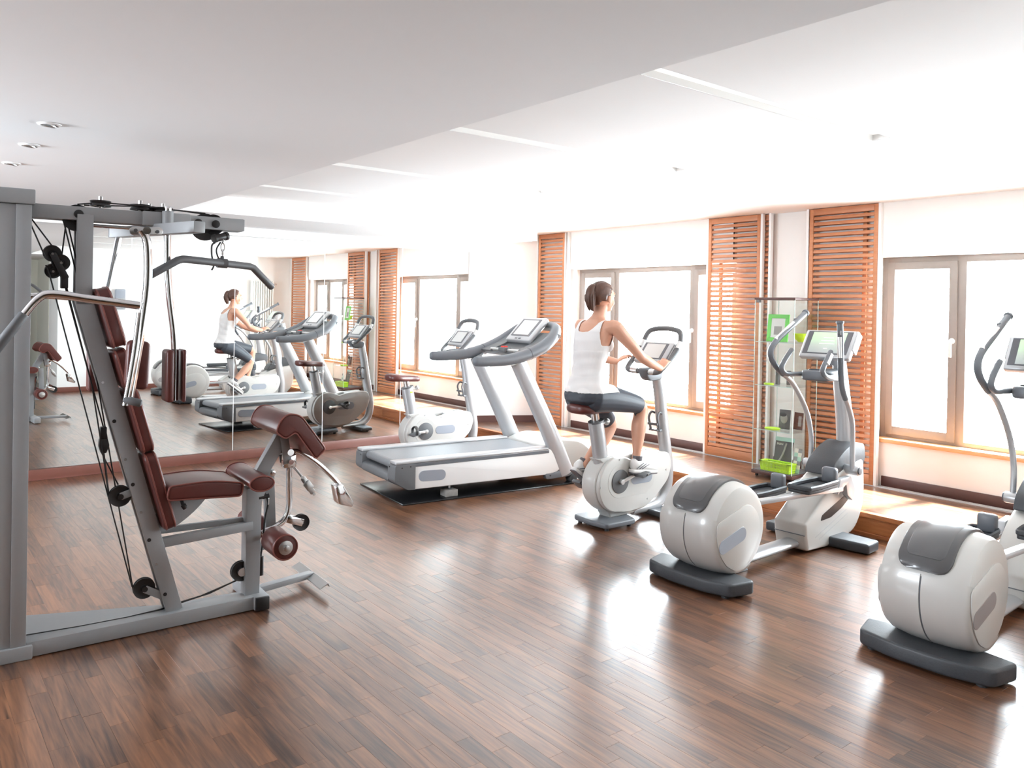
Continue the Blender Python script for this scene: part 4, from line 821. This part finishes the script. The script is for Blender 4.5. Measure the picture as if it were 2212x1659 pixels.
# chrome curl arm, cable wheel and foot handle
bm = bmesh.new(); bar(bm, (1.165, -.03, .885), (1.185, -.03, .74), .008, .045); bar(bm, (1.165, .03, .885), (1.185, .03, .74), .008, .045); obj('hinge_plate', bm, M['grey'], t)
bm = bmesh.new(); tube(bm, [(1.20, 0, .80), (1.205, 0, .60), (1.205, 0, .49), (1.17, 0, .42), (1.06, 0, .375)], .017, 14, 5); ca = obj('curl_arm', bm, M['chrome'], t)
bm = bmesh.new(); box(bm, 1.165, 1.235, -.03, .03, .715, .79, .008); cyl(bm, (1.20, -.035, .75), (1.20, -.045, .75), .014, 14); cyl(bm, (1.20, -.035, .80), (1.20, .035, .80), .018, 16); obj('clamp_block', bm, M['chrome'], ca)
bm = bmesh.new(); tube(bm, [(1.15, -.0, .80), (1.24, -.01, .80), (1.33, -.03, .745), (1.42, -.05, .66), (1.47, -.06, .60)], .013, 12, 5); ha = obj('handle_arm', bm, M['chrome'], t)
bm = bmesh.new(); prism(bm, rpoly([(1.435, .60), (1.475, .61), (1.545, .50), (1.535, .475), (1.455, .50)], .012), -.10, -.02, 'xz', .004); obj('hand_plate', bm, M['chrome'], ha)
bm = bmesh.new(); bar(bm, (1.215, -.04, .72), (1.255, -.07, .665), .005, .012); bar(bm, (1.255, -.07, .665), (1.315, -.075, .575), .006, .030); cyl(bm, (1.25, -.077, .668), (1.25, -.083, .668), .008, 10); cyl(bm, (1.315, -.08, .572), (1.315, -.086, .572), .008, 10); bar(bm, (1.27, -.075, .64), (1.30, -.08, .60), .014, .04); obj('latch_strap', bm, M['steel'], ha)
o = pulley((1.275, 0, .405), .045, (0, 1, 0)); bm = bmesh.new(); bar(bm, (1.19, -.022, .44), (1.28, -.022, .405), .004, .04); bar(bm, (1.19, .022, .44), (1.28, .022, .405), .004, .04); obj('wheel_fork', bm, M['chrome'], o)
# leg rollers on their axle
bm = bmesh.new(); cyl(bm, (1.08, -.33, .375), (1.08, .33, .375), .012, 12); ax = obj('roller_axle', bm, M['chrome'], t)
for s in (-1, 1):
    bm = bmesh.new(); t2 = bmesh.new(); cyl(t2, (1.08, s*.12, .375), (1.08, s*.31, .375), .066, 32, bev=.012); jn(bm, t2); r_ = obj('leg_roller', bm, M['leather'], t, 50)
    rim = [(1.08+.062*math.cos(a*PI/16), s*.309, .375+.062*math.sin(a*PI/16)) for a in range(33)]; bm = bmesh.new(); tube(bm, rim, .004, 6, caps=False); obj('piping', bm, M['piping'], r_)
    bm = bmesh.new(); cyl(bm, (1.08, s*.31, .375), (1.08, s*.318, .375), .036, 28, bev=.002); cyl(bm, (1.08, s*.318, .375), (1.08, s*.333, .375), .017, 6, bev=.002); obj('end_washer', bm, M['steel'], r_)
# snap hooks and cable behind the front post
bm = bmesh.new(); tube(bm, [(1.065, -.02, .60), (1.085, -.02, .54), (1.07, -.02, .46), (1.06, -.02, .33), (1.05, -.02, .25), (1.052, -.02, .16)], .005, 8, 4); cyl(bm, (1.052, -.02, .16), (1.052, -.02, .26), .014, 12); obj('hook_cable', bm, M['black'], t)
bm = bmesh.new(); cyl(bm, (1.03, -.03, .575), (1.085, -.03, .58), .012, 12); obj('locking_pin', bm, M['black'], t)
bm = bmesh.new(); ring = [(1.085, -.02+.012*math.cos(a*PI/8), .56+.03*math.sin(a*PI/8)) for a in range(17)]; tube(bm, ring, .003, 6, caps=False); obj('snap_hook', bm, M['chrome'], t)
# foot plate bar
bm = bmesh.new(); bar(bm, (1.07, .07, .055), (1.40, .15, .055), .05, .032); fb = obj('foot_bar', bm, M['grey'], t)
bm = bmesh.new(); m = Matrix.Translation((1.385, .14, .055)) @ Matrix.Rotation(math.radians(-25), 4, 'Y'); box(bm, -.028, .028, -.22, .22, -.003, .003, .002, 1, m); box(bm, .022, .028, -.22, .22, -.02, .0, .002, 1, m); obj('foot_plate', bm, M['steel'], fb)
# cross beam under the top beam carrying the two butterfly arms
N1, F1 = Vector((.62, -.40, 1.948)), Vector((.385, .36, 1.955))
bm = bmesh.new(); bar(bm, F1, N1, .058, .052, (1, .3, 0)); xb = obj('arm_cross_beam', bm, M['grey'], t)
sd = (F1-N1).normalized()
bm = bmesh.new(); bar(bm, F1+sd*.001, F1+sd*.014, .056, .050, (1, .3, 0)); obj('end_plug', bm, M['dgrey'], xb)
bm = bmesh.new(); box(bm, .44, .66, -.072, -.045, 1.968, 2.037, .006); cyl(bm, (.548, -.09, 1.965), (.548, -.09, 2.04), .026, 20); ab = obj('arm_bracket', bm, M['grey'], t)
obj('shaft_cap', B(cyl, (.548, -.09, 2.04), (.548, -.09, 2.066), .016, 18, bev=.003), M['chrome'], ab)
bm = bmesh.new(); prism(bm, capsule(.40, 1.915, .14, .036, 3), -.372, -.358, 'xz', .003); pl = obj('pivot_plate', bm, M['steel'], t)
for x in (.355, .445): obj('bolt', B(cyl, (x, -.372, 1.915), (x, -.378, 1.915), .008, 12), M['red'] if 0 else M['dgrey'], pl)
obj('pivot_knuckle', B(cyl, (.395, -.355, 1.915), (.395, -.41, 1.915), .017, 16), M['chrome'], pl)
# arm nearest the back rest: runs down to a black grip, with a swept pressing handle
bm = bmesh.new(); tube(bm, [(.375, -.39, 1.915), (.40, -.39, 1.86), (.405, -.39, 1.70), (.392, -.39, 1.55), (.36, -.39, 1.32), (.335, -.39, 1.15)], .018, 16, 6); ar = obj('butterfly_arm', bm, M['chrome'], t)
bm = bmesh.new(); tube(bm, [(.375, -.39, 1.55), (.352, -.405, 1.36), (.318, -.41, 1.145)], .014, 14, 4); obj('arm_sleeve', bm, M['chrome'], ar)
bm = bmesh.new(); tube(bm, [(.318, -.41, 1.17), (.372, -.43, 1.155)], .0175, 14, dome=True); obj('hand_grip', bm, M['dgrey'], ar)
bm = bmesh.new(); tube(bm, [(.372, -.39, 1.582), (.19, -.39, 1.605), (.04, -.39, 1.625), (-.015, -.39, 1.605), (-.07, -.39, 1.53)], .0175, 16, 6); pa = obj('press_handle', bm, M['chrome'], t)
bm = bmesh.new(); tube(bm, [(-.066, -.39, 1.536), (-.185, -.39, 1.36)], .021, 16, dome=True); obj('hand_grip', bm, M['dgrey'], pa)
bm = bmesh.new(); prism(bm, rpoly([(-.02, 1.22), (.075, 1.20), (.085, 1.42), (-.01, 1.43)], .03), -.03, .03, 'xz', .014, 3, Matrix.Translation((.345, -.33, 0))); obj('arm_pad', bm, M['leather'], ar, 50)
# arm on the bracket with its upright forearm pad
bm = bmesh.new(); tube(bm, [(.548, -.09, 1.99), (.549, -.09, 1.80), (.562, -.09, 1.62), (.588, -.09, 1.40), (.590, -.09, 1.12)], .0175, 16, 6); a2 = obj('butterfly_arm', bm, M['chrome'], t)
for dx, w_ in ((-.028, .034), (.036, .014)):
    bm = bmesh.new(); box(bm, .589+dx-w_/2-.004, .589+dx+w_/2, -.15, -.03, 1.115, 1.370, .016, 4); obj('forearm_pad', bm, M['leather'], a2, 50)
# arms on the mirror side
bm = bmesh.new(); tube(bm, [(.40, .34, 1.93), (.36, .34, 1.70), (.31, .33, 1.45), (.29, .33, 1.30)], .017, 14, 5); a3 = obj('butterfly_arm', bm, M['chrome'], t)
bm = bmesh.new(); box(bm, .26, .33, .27, .36, 1.14, 1.38, .018, 4); obj('forearm_pad', bm, M['leather'], a3, 50)
bm = bmesh.new(); tube(bm, [(.31, .33, 1.60), (.1, .33, 1.62), (-.05, .33, 1.60), (-.13, .33, 1.5)], .016, 14, 5); obj('press_handle', bm, M['chrome'], t)
# lat bar with its snap hooks and rubber stopper
bm = bmesh.new(); tube(bm, [(.452, -.20, 1.725), (.580, -.165, 1.802), (.605, -.157, 1.809), (.63, -.148, 1.809), (.82, -.05, 1.803), (.985, .035, 1.797), (1.008, .045, 1.79), (1.118, .075, 1.692)], .0185, 16, 0, dome=True); lb = obj('lat_bar', bm, M['dgrey'], t, 60)
bm = bmesh.new(); tube(bm, [(.795, -.046, 1.804), (.845, -.044, 1.802)], .024, 18); box(bm, .812, .828, -.055, -.035, 1.81, 1.84, .004); obj('bar_collar', bm, M['dgrey'], lb)
bm = bmesh.new()
for c, rz, tw_ in (((.822, -.045, 1.855), .018, 0), ((.822, -.045, 1.885), .022, 1), ((.822, -.045, 1.918), .014, 0)):
    ring = [Vector(c)+(Vector((math.cos(a*PI/8)*.009, 0, math.sin(a*PI/8)*rz)) if tw_ else Vector((0, math.cos(a*PI/8)*.009, math.sin(a*PI/8)*rz))) for a in range(17)]; tube(bm, ring, .0028, 6, caps=False)
obj('snap_hook', bm, M['chrome'], lb)
bm = bmesh.new(); cyl(bm, (.775, -.06, 1.925), (.845, -.03, 1.945), .019, 18, bev=.004); cyl(bm, (.772, -.061, 1.924), (.785, -.056, 1.928), .022, 18); cyl(bm, (.832, -.036, 1.941), (.848, -.029, 1.946), .022, 18, bev=.003); st = obj('cable_stopper', bm, M['black'], lb)
bm = bmesh.new(); tube(bm, [(.78, -.06, 1.905), (.765, -.06, 1.89), (.765, -.06, 1.84), (.775, -.06, 1.79), (.765, -.06, 1.765)], .0045, 8, 5); tube(bm, [(.81, -.05, 1.91), (.79, -.05, 1.87), (.80, -.05, 1.83), (.815, -.05, 1.825)], .004, 8, 5); obj('safety_strap', bm, M['black'], st)
# second seat cushion edge board under the tower: shrouded guide column
# ------------------------------------------------------------------ the cycling woman (same axes as her bike)
P0 = (4.0, 4.22, 0)
def ring_loft(bm, secs, n=24):
    """secs: (x, y, z, rx, ry, tilt deg about y[, power]) rings; ellipse in the plane normal to the tilted z axis"""
    rings = []
    for s in secs:
        x, y, z, rx, ry, tl = s[:6]; a = math.radians(tl); row = []
        for j in range(n):
            t_ = 2*PI*j/n; px, py = rx*math.cos(t_), ry*math.sin(t_); row.append(bm.verts.new((x+px*math.cos(a), y+py, z-px*math.sin(a))))
        rings.append(row)
    for p, q in zip(rings, rings[1:]):
        for j in range(n): bm.faces.new((p[j], p[(j+1) % n], q[(j+1) % n], q[j]))
    bm.faces.new(rings[0][::-1]); bm.faces.new(rings[-1])
bd = bmesh.new()
# torso: pelvis, waist, ribs, shoulders, neck
ring_loft(bd, [(.04, 0, .915, .085, .12, 0), (.035, 0, .945, .125, .165, 0), (.035, 0, .985, .125, .172, -4), (.045, 0, 1.05, .108, .155, -8), (.055, 0, 1.13, .088, .128, -10), (.07, 0, 1.21, .092, .128, -10), (.085, 0, 1.30, .105, .142, -8),
    (.10, 0, 1.38, .112, .155, -4), (.112, 0, 1.44, .102, .165, 4), (.125, 0, 1.485, .075, .15, 10), (.14, 0, 1.515, .055, .095, 14), (.155, 0, 1.545, .050, .056, 18), (.175, 0, 1.60, .048, .048, 16), (.19, 0, 1.64, .05, .05, 8)], 32)
for s in (-1, 1): ball(bd, (.165, s*.062, 1.345), .056, (1.0, 1.0, 1.0), 20)
for s in (-1, 1): ball(bd, (-.004, s*.058, .98), .079, (1, 1, .85), 20)
# head: skull, face, jaw, nose, ears
HC = Vector((.190, 0, 1.690))
ball(bd, (HC.x-.008, 0, HC.z+.02), .094, (1.05, .82, 1.0), 28); ball(bd, (HC.x+.032, 0, HC.z-.022), .078, (.82, .80, 1.12), 24); ball(bd, (HC.x+.060, 0, HC.z-.082), .030, (1, 1.05, .8), 16)
tube(bd, [(HC.x+.088, 0, HC.z+.012), (HC.x+.110, 0, HC.z-.022), (HC.x+.095, 0, HC.z-.03)], [.009, .013, .009], 10, 3, dome=True)
ball(bd, (HC.x+.084, 0, HC.z-.055), .018, (.8, 1.3, .7), 12); ball(bd, (HC.x+.080, 0, HC.z+.03), .04, (.55, 1.35, .5), 14)
for s in (-1, 1): ball(bd, (HC.x+.0, s*.078, HC.z-.012), .030, (.62, .32, 1.0), 14); ball(bd, (HC.x+.055, s*.038, HC.z-.035), .032, (.8, .8, .9), 14)
# arms
def limb(pts, rad, k=5, n=16): tube(bd, pts, rad, n, k, dome=True)
RS, RE, RW = (.150, -.175, 1.475), (.385, -.225, 1.255), (.625, -.195, 1.165)
limb([(.115, -.12, 1.465), RS, (.20, -.200, 1.42), (.29, -.222, 1.335), RE], [.052, .053, .048, .042, .036]); limb([RE, (.45, -.225, 1.225), (.54, -.21, 1.192), RW], [.036, .038, .031, .024])
LS, LE, LW = (.150, .175, 1.475), (.345, .235, 1.245), (.545, .185, 1.195)
limb([(.115, .12, 1.465), LS, (.20, .205, 1.42), (.275, .232, 1.33), LE], [.052, .053, .048, .042, .036]); limb([LE, (.41, .235, 1.225), (.485, .212, 1.208), LW], [.036, .038, .031, .024])
def hand(W, dirv, nrm, s, curl):
    """palm and five fingers from wrist W along dirv; nrm is the back of the hand"""
    W = Vector(W); d = Vector(dirv).normalized(); nn = Vector(nrm).normalized(); nn = (nn-d*nn.dot(d)).normalized(); sd = d.cross(nn)*s
    tube(bd, [W-d*.01, W+d*.02, W+d*.05, W+d*.078], [.024, .030, .036, .034], 14, 3, flat=.42, flatdir=tuple(nn), dome=True)
    for i, (o_, L) in enumerate(((-.027, .062), (-.009, .070), (.009, .066), (.026, .052))):
        b = W+d*.075+sd*o_; c1 = math.radians(curl+4*i); c2 = c1*2.0
        p1 = b+(d*math.cos(c1*.5)-nn*math.sin(c1*.5))*L*.42+sd*o_*.10; p2 = p1+(d*math.cos(c1)-nn*math.sin(c1))*L*.33; p3 = p2+(d*math.cos(c2)-nn*math.sin(c2))*L*.25
        tube(bd, [b-d*.01, p1, p2, p3], [.0092, .0086, .0078, .0066], 10, 3, dome=True)
    b = W+d*.022-sd*.026; tube(bd, [b, b+d*.022-sd*.018-nn*.004, b+d*.045-sd*.024-nn*.010, b+d*.062-sd*.022-nn*.015], [.0125, .011, .0095, .0078], 10, 3, dome=True)
hand(RW, (.062, .012, .050), (-.5, -.35, .8), 1, 28); hand(LW, (.085, -.010, .045), (-.4, .35, .85), -1, 30)
# legs
limb([(.035, -.085, .965), (.16, -.095, .955), (.33, -.105, .925), (.46, -.11, .895), (.515, -.11, .862)], [.098, .092, .076, .061, .053], 5, 20)
limb([(.515, -.11, .865), (.505, -.11, .80), (.488, -.112, .72), (.478, -.115, .62), (.466, -.118, .53), (.455, -.12, .47)], [.052, .052, .056, .045, .032, .034], 5, 18)
limb([(.035, .085, .955), (.14, .095, .915), (.26, .102, .845), (.37, .108, .765), (.415, .11, .71)], [.098, .090, .075, .060, .052], 5, 20)
limb([(.415, .11, .715), (.385, .112, .665), (.325, .115, .60), (.255, .12, .53), (.19, .125, .465), (.155, .13, .425)], [.051, .052, .055, .044, .032, .033], 5, 18)
bmesh.ops.recalc_face_normals(bd, faces=bd.faces)
me = D.meshes.new('person'); bd.to_mesh(me); bd.free(); tmp = D.objects.new('tmp', me); C.objects.link(tmp)
def remeshed(o, vox, smooth_it, name):
    md = o.modifiers.new('r', 'REMESH'); md.mode = 'VOXEL'; md.voxel_size = vox; md.use_smooth_shade = True
    if smooth_it: ms_ = o.modifiers.new('s', 'SMOOTH'); ms_.iterations = smooth_it; ms_.factor = .5
    dg = bpy.context.evaluated_depsgraph_get(); dg.update(); m_ = D.meshes.new_from_object(o.evaluated_get(dg)); D.objects.remove(o); m_.name = name; return m_
body = remeshed(tmp, .0046, 3, 'person'); body.materials.clear(); body.materials.append(M['skin'])
root = D.objects.new('person', body); C.objects.link(root); root.location = P0
tag(root, 'woman in white tank top and charcoal shorts cycling towards the windows', 'person')
def garment(name, keep, off_, m, relax=10, th=None):
    bm = bmesh.new(); bm.from_mesh(body); bm.verts.ensure_lookup_table()
    bmesh.ops.delete(bm, geom=[f for f in bm.faces if not keep(f.calc_center_median())], context='FACES')
    left = set(bm.verts); best = set()
    while left:
        st = [left.pop()]; comp = set(st)
        while st:
            for e in st.pop().link_edges:
                for v in e.verts:
                    if v in left: left.discard(v); comp.add(v); st.append(v)
        if len(comp) > len(best): best = comp
    bmesh.ops.delete(bm, geom=[v for v in bm.verts if v not in best], context='VERTS')
    # drop crumbs
    for v in list(bm.verts):
        if not v.link_faces: bm.verts.remove(v)
    bm.normal_update()
    for _ in range(relax):
        mv = {}
        for v in bm.verts:
            if v.is_boundary:
                nb = [e.other_vert(v).co for e in v.link_edges if e.is_boundary]
                if len(nb) == 2: mv[v] = v.co*.4+(nb[0]+nb[1])*.3
        for v, c in mv.items(): v.co = c
    bm.normal_update(); nrm = {v: v.normal.copy() for v in bm.verts}
    for v in bm.verts:
        o_ = off_(v.co) if callable(off_) else off_; v.co = v.co+nrm[v]*o_
    m_ = D.meshes.new(name); bm.to_mesh(m_); bm.free(); m_.materials.append(m)
    for p in m_.polygons: p.use_smooth = True
    o = D.objects.new(name, m_); C.objects.link(o); o.parent = root
    sd_ = o.modifiers.new('s', 'SOLIDIFY'); sd_.thickness = .003; sd_.offset = 1
    return o
def in_tank(c):
    if c.z < 1.0-.0*c.x or c.z > 1.53: return False
    if c.x > .30 and abs(c.y) > .12: return False
    if c.z < 1.10: return c.x < .20
    # armholes
    ya = abs(c.y); lim = .135 if c.z > 1.36 else .135+(1.36-c.z)*.9
    if ya > min(lim, .19): return False
    if c.z > 1.34 and ya > .138-(c.z-1.34)*.12: return False
    # back and front scoop
    zs = (1.435 if c.x < .125 else 1.40); 
    if ya < .100 and c.z > zs+(ya/.100)**4*.09: return False
    return True
def tank_off(c):
    w_ = .006+.004*max(0, min(1, (1.25-c.z)/.1)); return w_+.0018*math.sin(c.z*70+c.y*18+c.x*25)*(1 if c.z < 1.3 else .3)+.001*math.sin(c.z*31-c.y*55)
garment('tank_top', in_tank, tank_off, M['knit'])
def in_short(c):
    if c.z > 1.025: return False
    if c.z > .93 and c.x < .12: return True
    if c.y < 0: return (c.x-.478)*.95-(c.z-.885)*.3 < 0 and c.z > .78
    n_ = Vector((.375, .108, .76)); return (Vector((c.x, c.y, c.z))-n_).dot(Vector((.8, 0, -.6))) < .012 and c.z > .69 and abs(c.y-.1) < .12
garment('cycling_shorts', in_short, .0045, M['lycra'])
for y, pts in ((-1, [(.448, -.172, .905), (.485, -.168, .880)]), (1, [(.385, .170, .775), (.415, .165, .735)])):
    obj('reflective_stripe', B(tube, pts, .0035, 8), M['paper'], root)
# hair cap, pony tail, eyes, lips
tmpb = bmesh.new(); c0 = Vector((HC.x-.012, 0, HC.z+.024)); ball(tmpb, tuple(c0), .101, (1.06, .84, 1.0), 40)
bmesh.ops.delete(tmpb, geom=[v for v in tmpb.verts if (v.co.x-c0.x)*.95-(v.co.z-c0.z)*.62 > .028 or (v.co.z < c0.z-.082) or (v.co.z < c0.z-.055 and v.co.x > c0.x-.05) or (v.co.z < c0.z-.02 and v.co.x > c0.x-.005)], context='VERTS')
for v in tmpb.verts: v.co += (v.co-c0).normalized()*(.0025*math.sin(v.co.y*180+v.co.z*40))
hr_ = obj('hair', tmpb, M['hair'], root, 80); md = hr_.modifiers.new('s', 'SOLIDIFY'); md.thickness = .008; md.offset = -1
bm = bmesh.new(); tube(bm, [(.115, 0, 1.760), (.088, 0, 1.768), (.066, 0, 1.735), (.062, 0, 1.68), (.075, 0, 1.625), (.088, 0, 1.600)], [.018, .026, .034, .036, .026, .010], 18, 6, flat=.9, flatdir=(1, 0, 0), dome=True)
for k in range(14):
    a = 2*PI*k/14; tube(bm, [(.098+.02*math.cos(a), .018*math.sin(a), 1.762), (.066+.033*math.cos(a), .036*math.sin(a), 1.70), (.072+.024*math.cos(a), .028*math.sin(a), 1.63), (.082+.014*math.cos(a), .016*math.sin(a), 1.585+.012*random.random())], [.006, .008, .006, .002], 6, 4)
obj('pony_tail', bm, M['hair'], root, 80)
obj('hair_tie', B(tube, [(.116, 0, 1.760), (.102, 0, 1.767)], .021, 14), M['black'], root)
for s in (-1, 1):
    bm = bmesh.new(); ball(bm, (HC.x+.0795, s*.033, HC.z+.012), .0115, (1, 1.2, .75), 14); e = obj('eye', bm, M['eyew'], root, 80)
    bm = bmesh.new(); ball(bm, (HC.x+.0885, s*.033, HC.z+.012), .0055, (.6, 1, 1), 10); obj('iris', bm, M['hair'], e, 80)
    bm = bmesh.new(); tube(bm, [(HC.x+.092, s*.018, HC.z+.034), (HC.x+.091, s*.034, HC.z+.038), (HC.x+.08, s*.05, HC.z+.034)], .0028, 6, 3, dome=True); obj('eyebrow', bm, M['hair'], root, 80)
bm = bmesh.new(); ball(bm, (HC.x+.094, 0, HC.z-.056), .012, (.6, 1.7, .55), 12); obj('lips', bm, M['lip'], root, 80)
# shoes and socks
def shoe(ankle, pitch, y):
    m = Matrix.Translation(ankle) @ Matrix.Rotation(math.radians(pitch), 4, 'Y')
    bm = bmesh.new(); secs = []
    for x, w_, z0, z1 in ((-.075, .024, -.062, -.01), (-.062, .033, -.072, .012), (-.03, .036, -.075, .018), (.01, .036, -.075, .008), (.05, .038, -.075, -.012), (.10, .043, -.074, -.030), (.145, .043, -.072, -.040), (.178, .033, -.068, -.045), (.195, .015, -.062, -.052)):
        row = []
        for j in range(16):
            a = 2*PI*j/16; py = w_*math.copysign(abs(math.cos(a))**.8, math.cos(a)); zz = (z0+z1)/2+(z1-z0)/2*math.sin(a); row.append(bm.verts.new(m @ Vector((x, py, zz))))
        secs.append(row)
    for p, q in zip(secs, secs[1:]):
        for j in range(16): bm.faces.new((p[j], p[(j+1) % 16], q[(j+1) % 16], q[j]))
    bm.faces.new(secs[0]); bm.faces.new(secs[-1]); sh = obj('shoe', bm, M['shoew'], root, 70)
    out = rpoly([(-.083, -.03), (-.083, .03), (.02, .036), (.12, .048), (.19, .03), (.203, 0), (.19, -.03), (.12, -.048), (.02, -.036)], .02, 3)
    bm = bmesh.new(); prism(bm, out, -.092, -.066, 'xy', .007, 2, m); obj('sole', bm, M['shoew'], sh, 50)
    bm = bmesh.new(); prism(bm, out, -.098, -.091, 'xy', 0, 1, m); obj('outsole', bm, M['shoeg'], sh, 50)
    bm = bmesh.new()
    for k in range(5): x = .035+.016*k; tube(bm, [m@Vector((x, -.030, -.026-.09*k*.016*4)), m@Vector((x+.002, 0, -.002-k*.0075)), m@Vector((x, .030, -.026-.09*k*.016*4))], .0028, 6, 3)
    obj('laces', bm, M['paper'], sh)
    bm = bmesh.new()
    for s in (-1, 1):
        for k in range(3): tube(bm, [m@Vector((-.055+.03*k, s*.036, -.06)), m@Vector((-.02+.035*k, s*.0385, -.035)), m@Vector((.02+.03*k, s*.034, -.015-.006*k))], .0034, 6, 3, flat=.5, flatdir=(0, 1, 0))
    obj('stripe', bm, M['shoeg'], sh)
    bm = bmesh.new(); tube(bm, [m@Vector((-.02, 0, .0)), m@Vector((-.022, 0, .035))], .0365, 18); obj('sock', bm, M['shoeg'], sh)
shoe((.455+.022, -.12-.012, .475), 6, -1); shoe((.165+.01, .133+.012, .425), 38, 1)
